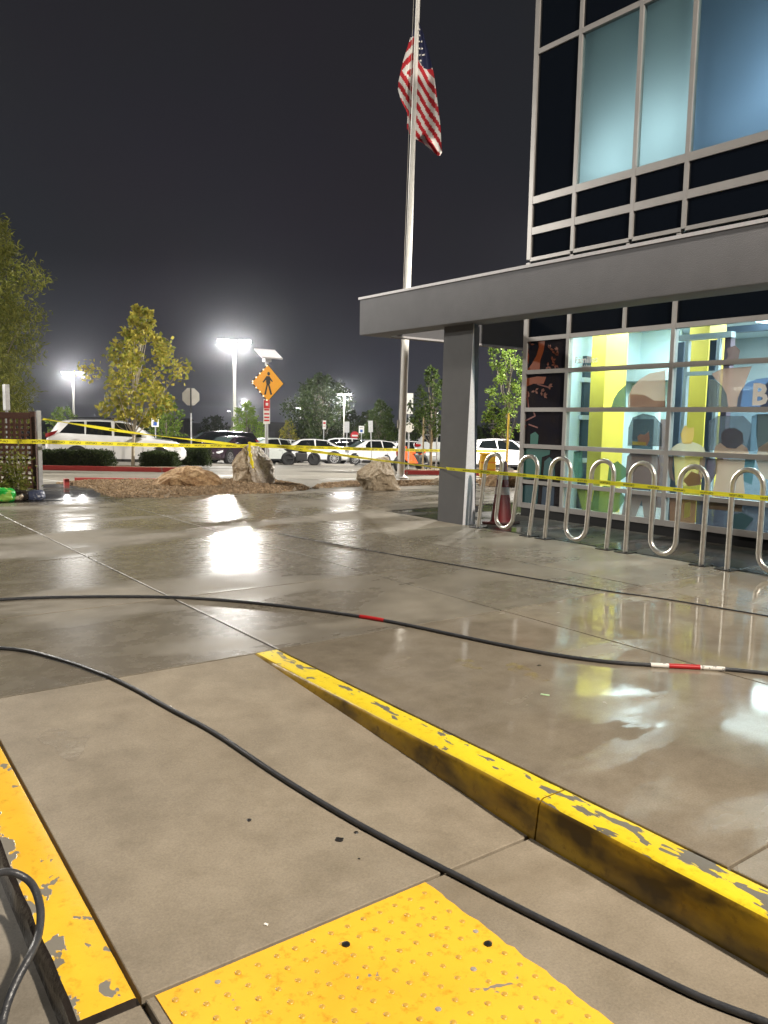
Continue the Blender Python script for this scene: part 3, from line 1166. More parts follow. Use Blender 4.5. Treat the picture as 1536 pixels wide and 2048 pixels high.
# pane with the big heads
mural([(700, 640), (705, 575), (730, 515), (775, 470), (830, 438), (925, 418), (925, 640)], PEACH, 0.32)
mural([(603, 640), (618, 590), (645, 545), (690, 505), (690, 640)], TEAL, 0.25)
mural([(715, 640), (715, 560), (800, 565), (860, 600), (925, 600), (925, 640)], (0.45, 0.27, 0.2), 0.3, 1)
mural([(700, 868), (705, 760), (730, 700), (790, 675), (860, 690), (905, 740), (905, 872)], (0.05, 0.08, 0.10), 0.48)
mural([(765, 862), (758, 812), (775, 798), (800, 803), (826, 782), (832, 830), (815, 868)], (0.50, 0.28, 0.2), 0.1, 1)
mural([(728, 842), (810, 846), (808, 866), (728, 862)], (0.7, 0.6, 0.1), 0.1, 2)
mural([(690, 1010), (698, 930), (722, 906), (880, 915), (895, 1000), (880, 1130), (690, 1120)], (0.24, 0.14, 0.12), 0.2, 1)
mural([(690, 1130), (880, 1140), (862, 1320), (800, 1318), (785, 1190), (740, 1312), (660, 1300)], (0.33, 0.24, 0.2), 0.25, 1)
mural([(580, 1075), (590, 985), (640, 960), (690, 1000), (700, 1045), (650, 1080)], (0.05, 0.25, 0.07), 0.2)
mural([(480, 1250), (500, 1130), (560, 1105), (640, 1120), (690, 1180), (640, 1260), (560, 1275)], (0.10, 0.28, 0.09), 0.3)
mural([(380, 900), (430, 900), (432, 1050), (390, 1080), (375, 1000)], (0.05, 0.28, 0.2), 0.3)
mural([(395, 1120), (460, 1110), (500, 1250), (430, 1250)], (0.35, 0.45, 0.06), 0.35)
# second pane
mural([(1178, 640), (1185, 470), (1225, 478), (1262, 510), (1288, 560), (1298, 640)], (0.14, 0.15, 0.14), 0.25)
mural([(1200, 440), (1260, 410), (1440, 395), (1410, 470), (1385, 540), (1372, 640), (1299, 640), (1289, 560), (1262, 508), (1222, 470)], (0.55, 0.35, 0.26), 0.2)
mural([(1350, 640), (1358, 580), (1378, 535), (1410, 495), (1470, 470), (1536, 462), (1560, 640)], (0.09, 0.20, 0.40), 0.2, 1)
mural([(1492, 640), (1500, 560), (1522, 500), (1570, 450), (1580, 640)], NAVY, 0.15, 2)
mural([(1270, 395), (1300, 330), (1290, 290), (1340, 270), (1370, 300), (1360, 350), (1330, 390)], (0.20, 0.10, 0.08), 0.2)
mural([(1180, 895), (1185, 720), (1240, 690), (1390, 690), (1440, 740), (1430, 900)], (0.14, 0.17, 0.21), 0.45)
mural([(1400, 900), (1430, 800), (1440, 690), (1475, 680), (1470, 900)], (0.12, 0.24, 0.33), 0.3, 1)
mural([(1476, 900), (1465, 800), (1470, 680), (1580, 680), (1580, 905)], (0.02, 0.05, 0.05), 0.0, 1)
mural([(1024, 845), (1016, 800), (1028, 770), (1042, 744), (1062, 765), (1094, 757), (1096, 800), (1088, 835), (1078, 856), (1034, 856)], (0.85, 0.62, 0.18), 0.1, 2)
mural([(945, 908), (962, 880), (1000, 855), (1030, 845), (1085, 845), (1125, 858), (1155, 880), (1166, 914)], (0.80, 0.74, 0.58), 0.2, 1)
mural([(975, 930), (1130, 936), (1120, 1010), (1105, 1110), (985, 1104)], (0.80, 0.70, 0.30), 0.2, 1)
mural([(930, 930), (972, 932), (965, 1010), (980, 1080), (950, 1060)], (0.25, 0.14, 0.1), 0.2)
mural([(1132, 936), (1166, 938), (1150, 1050), (1112, 1105)], (0.40, 0.25, 0.2), 0.2)
mural([(1262, 860), (1255, 800), (1285, 765), (1340, 760), (1385, 790), (1390, 850), (1345, 885), (1300, 885)], (0.10, 0.06, 0.08), 0.25, 2)
mural([(1212, 912), (1222, 870), (1252, 850), (1290, 880), (1345, 884), (1380, 858), (1410, 880), (1424, 916)], (0.72, 0.52, 0.38), 0.15, 3)
mural([(1232, 945), (1400, 950), (1388, 1040), (1400, 1180), (1200, 1170), (1225, 1060)], (0.68, 0.50, 0.36), 0.15, 2)
mural([(1172, 940), (1240, 945), (1235, 1020), (1190, 1100), (1165, 1090)], (0.12, 0.06, 0.12), 0.2)
mural([(1400, 945), (1460, 950), (1440, 1100), (1390, 1080)], (0.03, 0.20, 0.24), 0.2)
mural([(1462, 950), (1480, 880), (1540, 840), (1580, 860), (1580, 1080), (1500, 1060)], (0.60, 0.48, 0.38), 0.15, 2)
mural([(1030, 1075), (1080, 1020), (1130, 1040), (1140, 1100), (1060, 1110)], (0.30, 0.13, 0.05), 0.15, 2)
mural([(950, 1165), (1110, 1172), (1100, 1350), (950, 1335)], (0.33, 0.15, 0.05), 0.15)
mural([(1040, 1210), (1075, 1200), (1070, 1290), (1035, 1300)], (0.55, 0.55, 0.12), 0.15, 1)
mural([(1112, 1172), (1560, 1210), (1560, 1415), (1105, 1350)], (0.02, 0.04, 0.10), 0.15)
mural([(1180, 1195), (1385, 1215), (1380, 1262), (1185, 1245)], (0.30, 0.18, 0.05), 0.15, 1)
mural([(1300, 1290), (1380, 1265), (1450, 1300), (1400, 1370), (1320, 1360)], (0.02, 0.18, 0.20), 0.15, 1)
# corner pane: branches above, teal figures below
OR = (0.26, 0.055, 0.012)


def print_on(pts, c, name='mural_print'):
    key = ('p', c)
    if key not in FILMS:
        FILMS[key] = mat('mural_ink_%d' % len(FILMS), c, 0.5)
    P = [plane_x(1020 + x / 2.977, 600 + y / 2.977, FX + 0.0095) for x, y in pts]
    bp(name, MB().prism(P, (0.0015, 0, 0)), FILMS[key])


print_on([(95, 425), (130, 380), (158, 330), (172, 280), (168, 245), (208, 243), (200, 300), (180, 360), (175, 426)], OR)
print_on([(85, 470), (160, 455), (215, 458), (200, 500), (140, 498), (75, 525)], OR)
print_on([(75, 300), (95, 270), (112, 330), (108, 380), (98, 330)], OR)
for cx, cy in ((235, 290), (265, 320), (250, 360), (285, 300), (225, 395), (270, 385), (95, 285), (120, 262), (230, 510), (185, 545), (150, 540), (200, 570), (115, 560), (90, 600)):
    for k in range(3):
        an = random.uniform(0, 6.28)
        print_on([(cx, cy), (cx + 14 * math.cos(an - .5), cy + 14 * math.sin(an - .5)), (cx + 26 * math.cos(an), cy + 26 * math.sin(an)), (cx + 14 * math.cos(an + .5), cy + 14 * math.sin(an + .5))], (0.17, 0.045, 0.022))
for p0, p1 in (((130, 640), (150, 690)), ((90, 720), (150, 690)), ((60, 800), (95, 745)), ((110, 740), (165, 760)), ((70, 690), (100, 660)), ((160, 500), (230, 520)), ((95, 520), (110, 640))):
    dx, dy = p1[0] - p0[0], p1[1] - p0[1]
    ln = math.hypot(dx, dy)
    nx, ny = -dy / ln * 4, dx / ln * 4
    print_on([(p0[0] - nx, p0[1] - ny), (p1[0] - nx, p1[1] - ny), (p1[0] + nx, p1[1] + ny), (p0[0] + nx, p0[1] + ny)], (0.16, 0.04, 0.03))
print_on([(120, 858), (122, 800), (150, 785), (170, 805), (165, 858)], (0.0, 0.10, 0.075))
print_on([(50, 990), (60, 920), (95, 880), (170, 885), (240, 895), (235, 920), (190, 935), (180, 1060), (55, 1065)], (0.0, 0.085, 0.07))
print_on([(195, 1065), (205, 960), (235, 935), (262, 960), (268, 1070)], (0.005, 0.07, 0.075))
print_on([(60, 1225), (70, 1100), (170, 1105), (160, 1230)], (0.0, 0.05, 0.06))
print_on([(185, 1232), (195, 1110), (265, 1115), (258, 1240)], (0.01, 0.03, 0.06))
# lettering on the glass: local x runs towards -Y, local y up, facing -X
M_vinyl = mat('white_vinyl', (0.80, 0.80, 0.78), 0.6)
pt = plane_x(1172, 720, FX + 0.004) - B0
lettering('Families', 0.125, axes(pt, (0, -1, 0), (0, 0, 1), (-1, 0, 0)), M_vinyl, bld, bold=0.002)
pt = plane_x(1171, 733, FX + 0.004) - B0
lettering('Children', 0.06, axes(pt, (0, -1, 0), (0, 0, 1), (-1, 0, 0)), M_vinyl, bld, bold=0.001)
pt = plane_x(1519, 791, FX - 0.001) - B0
lettering('B', 0.33, axes(pt, (0, -1, 0), (0, 0, 1), (-1, 0, 0)), M_vinyl, bld, bold=0.012)

# ------------------------------------------------------------------ canopy frame and column
can = thing('entrance_canopy', 'flat grey canopy frame on one tapered column in front of the glass building', 'canopy', (7.1, 8.0, 0))
C0 = Vector((7.1, 8.0, 0))


def cp(name, mb_, m, smooth=None, bevel=None):
    for v in mb_.v:
        v -= C0
    return mb_.build(name, m, can, smooth=smooth, bevel=bevel)


cp('fascia_beam', MB().box((6.93, -3.0, 2.60), (7.31, 10.05, 3.135)), M_fascia, bevel=0.02, smooth=40)
cp('side_beam', MB().box((7.315, 9.78, 2.605), (13.2, 10.05, 3.13)), M_fascia)
cp('back_beam', MB().box((13.2, 8.6, 2.605), (13.5, 10.05, 3.13)), M_fascia)
cp('top_flashing', MB().box((6.915, -3.0, 3.1365), (7.33, 10.065, 3.152)).box((6.915, -3.0, 3.118), (6.927, 10.065, 3.1365)).box((7.332, 9.77, 3.1315), (13.5, 10.065, 3.15)), M_pale_trim)
cp('lit_flange_edge', MB().box((7.32, 9.765, 2.59), (13.2, 9.779, 2.618)), M_pale_trim)  # pale strip paints in the lit edge of the beam's bottom flange
# column: its near edge leans, so the side towards the glass splits into a pale wedge of painted light and a dark panel of painted shade
A0, A1 = Vector((7.1, 7.845, -0.02)), Vector((7.1, 7.74, 2.602))
L0, L1 = Vector((7.1, 8.35, -0.02)), Vector((7.1, 8.31, 2.602))
W0 = Vector((7.355, 7.885, -0.02))
K0, K1 = Vector((7.40, 8.35, -0.02)), Vector((7.40, 8.31, 2.602))
N1 = Vector((7.375, 7.93, 2.602))
b = MB()
b.add([L0, A0, A1, L1, W0, K0, K1, N1], [(0, 1, 2, 3), (1, 0, 5, 4), (3, 2, 7, 6), (0, 3, 6, 5), (4, 5, 6, 7), (1, 4, 2), (2, 4, 7)])
cp('column', b, M_column)
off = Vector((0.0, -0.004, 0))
cp('column_lit_wedge', MB().prism([A0 + off, W0 + off, A1 + off], (0, -0.006, 0)), M_pale_trim)
nrm = (N1 - W0).cross(A1 - W0).normalized()
nrm = nrm if nrm.y < 0 else -nrm
cp('column_shade_panel', MB().prism([W0 + nrm * .003, N1 + nrm * .003, A1 + nrm * .003], nrm * 0.004), M_column_shade)

# ------------------------------------------------------------------ bike racks
def arc(cy, cz, r_, a0, a1, n_=10):
    return [(0, cy + r_ * math.cos(R(a0 + (a1 - a0) * i / n_)), cz + r_ * math.sin(R(a0 + (a1 - a0) * i / n_))) for i in range(n_ + 1)]


def bike_rack(y, lean, label):
    """wave rack: leg, loop, dip, loop, leg; built from the far foot (0) towards the near foot (-0.9)"""
    o = thing('bike_rack', label, 'bike rack', (7.12, y, 0), 0, 'wave shaped bike racks in front of the glass building')
    q = 0.1485
    pts = [(0, 0, 0.0), (0, 0, 0.3)] + arc(-q, 0.81, q, 0, 180)[0:] + [(0, -2 * q, 0.5)] + arc(-3 * q, 0.20, q, 0, -180) + [(0, -4 * q, 0.5)] + \
        arc(-5 * q, 0.81, q, 0, 180) + [(0, -6 * q, 0.3), (0, -6 * q, 0.0)]
    pts = [(0, p[1] - lean * p[2], p[2]) for p in pts]
    MB().tube(pts, 0.0255, 12).build('bent_pipe', M_steel, o, smooth=50)
    for yy in (0, -6 * q):
        MB().box((-0.085, yy - 0.085, -0.003), (0.085, yy + 0.085, 0.010)).cyl((0.05, yy + 0.05, 0.005), (0.05, yy + 0.05, 0.02), 0.009, 6).cyl((-0.05, yy - 0.05, 0.005), (-0.05, yy - 0.05, 0.02), 0.009, 6).build('foot_plate', M_black, o)
    return o


bike_rack(7.56, 0.12, 'galvanised wave bike rack next to the canopy column with a red cone behind it')
bike_rack(6.42, 0.065, 'second galvanised wave bike rack from the canopy column')
bike_rack(5.28, 0.015, 'third galvanised wave bike rack from the canopy column')
bike_rack(4.12, 0.0, 'galvanised wave bike rack cut by the right edge of the photo')

# ------------------------------------------------------------------ traffic cone
o = thing('traffic_cone', 'red traffic cone with two pale collars standing behind the bike rack beside the column', 'traffic cone', (7.69, 7.72, -0.004), 0.3)
M_cone = mat('cone_red', (0.14, 0.007, 0.009), 0.45, c2=(0.10, 0.006, 0.008), scale=6)
M_collar = mat('cone_collar', (0.50, 0.42, 0.40), 0.4)
MB().lathe([(0.150, 0.035), (0.142, 0.07), (0.048, 0.83), (0.040, 0.84), (0.030, 0.835)], 20).build('cone_body', M_cone, o, smooth=50)
MB().box((-0.19, -0.19, 0), (0.19, 0.19, 0.034)).build('rubber_base', mat('cone_base', (0.05, 0.014, 0.012), 0.6), o, bevel=0.012)
for z0, z1 in ((0.40, 0.50), (0.60, 0.66)):
    rr = lambda z: 0.142 - (z - 0.07) / 0.76 * 0.094 + 0.002
    MB().lathe([(rr(z0), z0), (rr(z1), z1)], 20).build('collar', M_collar, o, smooth=50)

# ------------------------------------------------------------------ kerbed islands, lines and gravel in front of the lot
def gz(p, dz=0.0):
    return Vector((p.x, p.y, terrain(p.x, p.y) + dz))


def along_s(s, t):
    return Vector((s * UX + t * UY, s * UY - t * UX, terrain(s * UX + t * UY, s * UY - t * UX)))


def island(label, pxa, pxb, d0, d1, name='red_kerb'):
    """raised planting island whose near kerb is painted red"""
    a, b_, c_, d_ = on(pxa, d0), on(pxb, d0), on(pxb * 1.0, d1), on(pxa * 1.0, d1)
    n_ = 12
    mb_ = MB()
    tp_, sd = mb_._m(M_soil), mb_._m(M_redkerb)
    for i in range(n_):
        p0, p1 = a.lerp(b_, i / n_), a.lerp(b_, (i + 1) / n_)
        f = (d_ - a).normalized()
        q0, q1 = p0 + f * 0.16, p1 + f * 0.16
        j = random.uniform(-.004, .004)
        lo = Vector((0, 0, -0.25))
        hi = Vector((0, 0, 0.155 + j))
        mb_.add([p0 + lo, p1 + lo, p1 + hi, p0 + hi, q0 + hi, q1 + hi, q0 + lo, q1 + lo], [(0, 1, 2, 3), (3, 2, 5, 4), (4, 5, 7, 6), (0, 3, 4, 6), (1, 7, 5, 2)], M_redkerb)
    o_ = mb_.build(name)
    struct(name, label, o_)
    top = MB()
    U, V = 12, 6
    for i in range(U + 1):
        for j in range(V + 1):
            p0 = a.lerp(b_, i / U)
            p1 = d_.lerp(c_, i / U)
            p = p0.lerp(p1, j / V)
            top.v.append(Vector((p.x, p.y, terrain(p.x, p.y) + 0.11 + 0.05 * math.sin(math.pi * j / V) + 0.03 * mn.noise(p * 2))))
    for i in range(U):
        for j in range(V):
            k = i * (V + 1) + j
            top.f.append([k, k + V + 1, k + V + 2, k + 1])
            top.mi.append(0)
    struct('planting_bed', 'bare soil of the planting island', top.build('planting_bed', M_soil, smooth=180))


island('red painted kerb of the island with hedges in front of the white estate car', -60, 362, 27.0, 29.2)
island('pinkish red kerb of the island behind the flagpole', 806, 1100, 28.6, 31.0)

# thin red edge and the low red marker by the path
mbk = MB()
pts = [gz(plane_z(px, 962, -0.10)) for px in (150, 190, 230, 270, 320)]
for p0, p1 in zip(pts, pts[1:]):
    mbk.bar(p0 + Vector((0, 0, 0.0)), p1 + Vector((0, 0, 0.0)), 0.12, 0.12)
struct('red_edge', 'thin red painted kerb edge behind the gravel', mbk.build('red_edge', M_redkerb))
p = gz(plane_z(133, 973, -0.03))
o = thing('red_marker', 'short red marker stub at the corner of the gravel by the path', 'marker', p)
MB().box((-0.045, -0.045, 0), (0.045, 0.045, 0.15)).build('stub', M_redkerb, o, bevel=0.006)
MB().box((-0.07, -0.07, -0.01), (0.07, 0.07, 0.012)).build('foot', M_redkerb, o)


def line_on(pa, pb, w, name='white_line'):
    """painted line lying on the lot"""
    n_ = 8
    mb_ = MB()
    for i in range(n_ + 1):
        p_ = pa.lerp(pb, i / n_)
        d_ = (pb - pa).normalized()
        s_ = Vector((-d_.y, d_.x, 0)) * w / 2
        for q in (p_ + s_, p_ - s_):
            mb_.v.append(Vector((q.x, q.y, terrain(q.x, q.y) + 0.006)))
    for i in range(n_):
        mb_.f.append([2 * i, 2 * i + 1, 2 * i + 3, 2 * i + 2])
        mb_.mi.append(0)
    return mb_.build(name, M_white_line)


lines = struct('lot_markings', 'white painted lines on the lot')
for (pa, da), (pb, db), w in (((60, 17.0), (150, 16.6), 0.12), ((70, 18.2), (128, 16.9), 0.10), ((640, 21.0), (790, 27), 0.12), ((700, 20.0), (800, 23.2), 0.12),
                              ((560, 41), (900, 43), 0.14), ((420, 33), (520, 33.4), 0.5), ((420, 35), (520, 35.4), 0.5), ((420, 29.5), (500, 29.8), 0.45),
                              ((500, 43.6), (520, 52), 0.10), ((715, 43.6), (740, 54), 0.10), ((800, 43.6), (835, 54), 0.10), ((640, 26), (430, 24.5), 0.14)):
    line_on(on(pa, da), on(pb, db), w).parent = lines

M_stop = mat('wheel_stop_concrete', (0.33, 0.31, 0.28), 0.8)
for px, d, lab in ((445, 36.5, 'concrete wheel stop in front of the dark purple saloon'), (675, 43.0, 'concrete wheel stop left of the white saloon rear wheel'), (585, 43.2, 'concrete wheel stop under the white saloon nose')):
    p = on(px, d)
    o = MB().prism([(-0.9, -0.08, -0.03), (-0.9, 0.08, -0.03), (-0.9, 0.05, 0.10), (-0.9, -0.05, 0.10)], (1.8, 0, 0)).build('wheel_stop', M_stop, loc=p, bevel=0.01)
    o.rotation_euler[2] = math.atan2(RIGHT.y, RIGHT.x)
    tag(o, lab, 'wheel stop')


def inside(x, y, poly):
    r_ = False
    for i in range(len(poly)):
        a, b_ = poly[i], poly[i - 1]
        if (a[1] > y) != (b_[1] > y) and x < (b_[0] - a[0]) * (y - a[1]) / (b_[1] - a[1]) + a[0]:
            r_ = not r_
    return r_


def gravel(pix, count, label, mound=0.05):
    poly = [plane_z(px, py, -0.03) for px, py in pix]
    poly = [(p_.x, p_.y) for p_ in poly]
    xs, ys = [p_[0] for p_ in poly], [p_[1] for p_ in poly]
    cx, cy = sum(xs) / len(xs), sum(ys) / len(ys)

    def edge(x, y):
        best = 9
        for i in range(len(poly)):
            a, b_ = Vector(poly[i]), Vector(poly[i - 1])
            t = max(0, min(1, (Vector((x, y)) - a).dot(b_ - a) / max(1e-6, (b_ - a).length_squared)))
            best = min(best, (a + (b_ - a) * t - Vector((x, y))).length)
        return best

    def hz(x, y):
        return terrain(x, y) + 0.004 + 0.034 * min(1, edge(x, y) / 0.22) + mound * min(1, edge(x, y) / 1.1) + 0.02 * mn.noise(Vector((x, y, 0)) * 1.7)

    n_ = 60
    bm = bmesh.new()
    vs = {}
    for i in range(n_ + 1):
        for j in range(n_ + 1):
            x, y = min(xs) + (max(xs) - min(xs)) * i / n_, min(ys) + (max(ys) - min(ys)) * j / n_
            if inside(x, y, poly):
                vs[i, j] = bm.verts.new((x, y, hz(x, y)))
    for i in range(n_):
        for j in range(n_):
            q = [vs.get(k) for k in ((i, j), (i + 1, j), (i + 1, j + 1), (i, j + 1))]
            q = [k for k in q if k]
            if len(q) >= 3:
                bm.faces.new(q)
    me = bpy.data.meshes.new('gravel_bed')
    bm.to_mesh(me)
    bm.free()
    me.materials.append(M_soil)
    o_ = bpy.data.objects.new('gravel_bed', me)
    col.objects.link(o_)
    struct('gravel_bed', 'soil under the gravel', o_)
    mb_ = MB()
    k = 0
    while k < count:
        x, y = random.uniform(min(xs), max(xs)), random.uniform(min(ys), max(ys))
        if not inside(x, y, poly):
            continue
        k += 1
        r_ = random.choice((0.012, 0.016, 0.02, 0.026, 0.034))
        z = hz(x, y) + r_ * 0.25
        rot = Matrix.Rotation(random.uniform(0, 6.28), 3, (random.random(), random.random(), random.random() + .1))
        v6 = [rot @ (Vector(q) * r_ * random.uniform(.7, 1.3)) + Vector((x, y, z)) for q in ((1, 0, 0), (0, 1, 0), (-1, 0, 0), (0, -1, 0), (0, 0, .8), (0, 0, -.8))]
        mb_.add(v6, [(0, 1, 4), (1, 2, 4), (2, 3, 4), (3, 0, 4), (1, 0, 5), (2, 1, 5), (3, 2, 5), (0, 3, 5)])
    o_ = mb_.build('gravel', M_gravel)
    o_['kind'] = 'stuff'
    tag(o_, label, 'gravel')


M_gravel = leafmat('gravel_mix', (0.58, 0.44, 0.30), (0.27, 0.195, 0.125), 0.9)
gravel([(110, 968), (178, 979), (222, 997), (330, 1000), (430, 992), (560, 990), (620, 979), (600, 966), (560, 957), (430, 955), (300, 960)], 11000,
       'brown gravel around the two left boulders', 0.045)
gravel([(620, 979), (700, 972), (790, 975), (884, 966), (1060, 966), (1060, 950), (884, 945), (780, 953), (690, 957), (640, 967)], 9000, 'brown gravel around the boulder by the flagpole', 0.03)

# ------------------------------------------------------------------ boulders
def boulder_mat(name, c, c2, white=None):
    m, nt, out = nodes_of(name)
    N, L = nt.nodes, nt.links
    b_ = N.new('ShaderNodeBsdfPrincipled')
    L.new(b_.outputs[0], out.inputs[0])
    tc = N.new('ShaderNodeTexCoord')
    v_ = tc.outputs['Object']
    n1 = noise_node(N, L, v_, 4.5, 7, 0.65, 0.6)
    n2 = noise_node(N, L, v_, 22, 6, 0.7)
    c_ = ramp_node(N, L, n1, [(0.32, c2), (0.60, c)])
    d_ = ramp_node(N, L, n2, [(0.30, (0.55, 0.5, 0.45)), (0.6, (1.05, 1.03, 1.0))])
    mu = N.new('ShaderNodeMixRGB')
    mu.blend_type = 'MULTIPLY'
    mu.inputs[0].default_value = 1
    L.new(c_, mu.inputs[1])
    L.new(d_, mu.inputs[2])
    L.new(mu.outputs[0], b_.inputs['Base Color'])
    b_.inputs['Roughness'].default_value = 0.8
    bp_ = N.new('ShaderNodeBump')
    bp_.inputs['Strength'].default_value = 0.9
    bp_.inputs['Distance'].default_value = 0.05
    L.new(math_node(N, L, 'ADD', n1, math_node(N, L, 'MULTIPLY', n2, 0.4)), bp_.inputs['Height'])
    L.new(bp_.outputs[0], b_.inputs['Normal'])
    return m


def boulder(label, px, py, d, prof, depth, m, seed, m2=None, split=None):
    """outline read in the view plane (metres right, up), given a body of its own depth with broken facets"""
    base = at(px, py, d)
    rx = Vector((UY, -UX, 0))
    fw = Vector((UX, UY, 0))
    bm = bmesh.new()
    bmesh.ops.create_icosphere(bm, subdivisions=6, radius=1.0)
    n_ = len(prof)
    cx = sum(p_[0] for p_ in prof) / n_
    cz = sum(p_[1] for p_ in prof) / n_
    rnd = random.Random(seed)
    planes = []
    for k in range(20):
        v_ = Vector((rnd.uniform(-1, 1), rnd.uniform(-1, 1), rnd.uniform(-.7, 1))).normalized()
        planes.append((v_, rnd.uniform(0.66, 0.88)))

    def reach(ang):
        dx, dz = math.cos(ang), math.sin(ang)
        best = 0.2
        for i in range(n_):
            (x1, z1), (x2, z2) = prof[i], prof[(i + 1) % n_]
            x1, z1, x2, z2 = x1 - cx, z1 - cz, x2 - cx, z2 - cz
            den = dx * (z2 - z1) - dz * (x2 - x1)
            if abs(den) < 1e-9:
                continue
            t = (x1 * (z2 - z1) - z1 * (x2 - x1)) / den
            u_ = (x1 * dz - z1 * dx) / den
            if t > 0 and -1e-6 <= u_ <= 1 + 1e-6:
                best = t
        return best

    for v in bm.verts:
        c = v.co.copy()
        for pn, pd in planes:
            h_ = c.dot(pn)
            if h_ > pd:
                c -= pn * (h_ - pd)
        rr = math.hypot(c.x, c.z)
        ang = math.atan2(c.z, c.x)
        k = reach(ang)
        r2 = min(1.0, rr * 1.32)
        q_ = v.co * 1.0 + Vector((seed, 0, 0))
        nz = 1 + 0.07 * mn.noise(q_ * 2.3) - 0.10 * abs(mn.noise(q_ * 3.4 + Vector((0, 5, 0)))) + 0.05 * mn.noise(q_ * 7) - 0.045 * abs(mn.noise(q_ * 13)) + 0.05
        v.co = (rx * (cx + math.cos(ang) * k * r2 * nz) + fw * (c.y * depth * nz) + Vector((0, 0, cz + math.sin(ang) * k * r2 * nz)))
    me = bpy.data.meshes.new('boulder')
    for f in bm.faces:
        if m2 and split(f.calc_center_median().dot(rx), f.calc_center_median().z, f.calc_center_median().dot(fw)):
            f.material_index = 1
        f.smooth = True
    bm.to_mesh(me)
    bm.free()
    me.materials.append(m)
    if m2:
        me.materials.append(m2)
    me.set_sharp_from_angle(angle=R(24))
    o_ = bpy.data.objects.new('boulder', me)
    col.objects.link(o_)
    o_.location = (base.x, base.y, terrain(base.x, base.y) - 0.03)
    return tag(o_, label, 'boulder')


k = 15.6 / FOC
P1 = [(x * k, y * k) for x, y in ((-66, -6), (-62, 16), (-48, 30), (-30, 42), (-5, 48), (20, 46), (42, 36), (60, 20), (66, -6))]
M_tan = boulder_mat('tan_boulder', (0.62, 0.44, 0.26), (0.33, 0.19, 0.095))
M_greytan = boulder_mat('grey_tan_boulder', (0.58, 0.50, 0.39), (0.34, 0.27, 0.185))
M_face = boulder_mat('broken_white_face', (0.84, 0.82, 0.80), (0.68, 0.62, 0.55))
boulder('low tan boulder with a rounded back, leftmost on the gravel', 378, 976, 15.6, P1, 0.55, M_tan, 3)
k = 16.6 / FOC
P2 = [(x * k, y * k) for x, y in ((-46, -6), (-40, 10), (-40, 48), (-30, 62), (-12, 80), (0, 86), (14, 76), (34, 54), (40, 38), (43, 20), (40, -4))]
boulder('tall boulder with a broken white face, tied with yellow tape', 506, 969, 16.6, P2, 0.42, M_greytan, 11, M_face,
        lambda x, z, y: y < 0.3 and x > -0.06 + (0.55 - z) * 0.25 + 0.03 * mn.noise(Vector((x * 9, z * 9, 1))))
k = 15.9 / FOC
P3 = [(x * k, y * k) for x, y in ((-20, -6), (-32, 8), (-45, 28), (-43, 42), (-26, 54), (-8, 66), (4, 69), (15, 68), (20, 56), (28, 34), (44, 4), (46, -6))]
boulder('grey boulder leaning left in front of the flagpole', 760, 969, 15.9, P3, 0.5, M_greytan, 23)
k = 18.5 / FOC
P4 = [(x * k, y * k) for x, y in ((-22, -4), (-20, 10), (-8, 19), (12, 22), (30, 20), (34, -4))]
boulder('small boulder half hidden behind the canopy column', 882, 964, 18.5, P4, 0.35, M_greytan, 31)
k = 17.5 / FOC
P5 = [(x * k, y * k) for x, y in ((-45, -4), (-40, 20), (-20, 32), (20, 38), (44, 34), (60, 20), (64, -4))]
boulder('brown boulder behind the first bike rack and the red cone', 1004, 962, 17.5, P5, 0.5, M_tan, 37)

# ------------------------------------------------------------------ flagpole and flag
FD = 19.6
base = at(801, 962, FD)
base.z = -0.05
H = 13.2
LEAN = 0.0165
pole = thing('flagpole', 'tall white flagpole rising behind the canopy from the gravel', 'flagpole', base)
LN = lambda z: Vector((UY, -UX, 0)) * LEAN * z + Vector((0, 0, z))
MB().tube([LN(0), LN(3.0), LN(7), LN(H)], [0.088, 0.084, 0.066, 0.04], 16).build('pole', M_steel_white, pole, smooth=60)
MB().lathe([(0.20, 0), (0.19, 0.04), (0.12, 0.07), (0.095, 0.12)], 16).build('base_collar', M_steel_white, pole, smooth=50)
rxv = Vector((UY, -UX, 0))
fwv = Vector((UX, UY, 0))
MB().tube([rxv * -0.10 - fwv * 0.05 + LN(z) for z in (1.3, 5, 9, 12.9)], 0.006, 5).build('halyard', mat('rope', (0.35, 0.33, 0.3), 0.8), pole)
MB().bar(rxv * -0.09 - fwv * .03 + Vector((0, 0, 1.22)), rxv * -0.09 - fwv * .03 + Vector((0, 0, 1.42)), 0.03, 0.03).build('cleat', M_steel, pole)
MB().lathe([(0.02, H), (0.07, H + .05), (0.09, H + .11), (0.07, H + .17), (0.02, H + .2)], 12, None, Matrix.Translation(rxv * LEAN * H)).build('finial', M_steel_white, pole, smooth=60)

fl = thing('flag', 'red white and blue striped flag with white stars hanging limp from the flagpole', 'flag', base + Vector((0, 0, 0)))
M_fr = mat('flag_red', (0.46, 0.012, 0.022), 0.7)
M_fw = mat('flag_white', (0.72, 0.70, 0.68), 0.7)
M_fb = mat('flag_blue', (0.010, 0.014, 0.055), 0.7)
px_m = FD / FOC
# flagpole uplight on the gravel
lamp('flagpole_uplight', 'SPOT', base - fwv * 1.6 + rxv * 1.5 + Vector((0, 0, 0.2)), 6500, (1.0, 0.93, 0.8), 0.08, aim=base + Vector((0, 0, 8.0)), cone=R(42), blend=0.5)


def pole_px(y):
    """column of the pole axis at picture row y"""
    return 803 + (962 - y) * 0.0325


def flag_pt(u, y):
    """u: metres right of the pole, y: picture row"""
    bx = Vector((base.x, base.y, 0))
    A, B = bx.dot(UP), bx.dot(FWD)
    h_ = ((1024 - y) * B - FOC * A) / (FOC * UP.z - (1024 - y) * FWD.z)
    z = h_ + CAM.z - base.z
    return rxv * (u + LEAN * z) + Vector((0, 0, z))


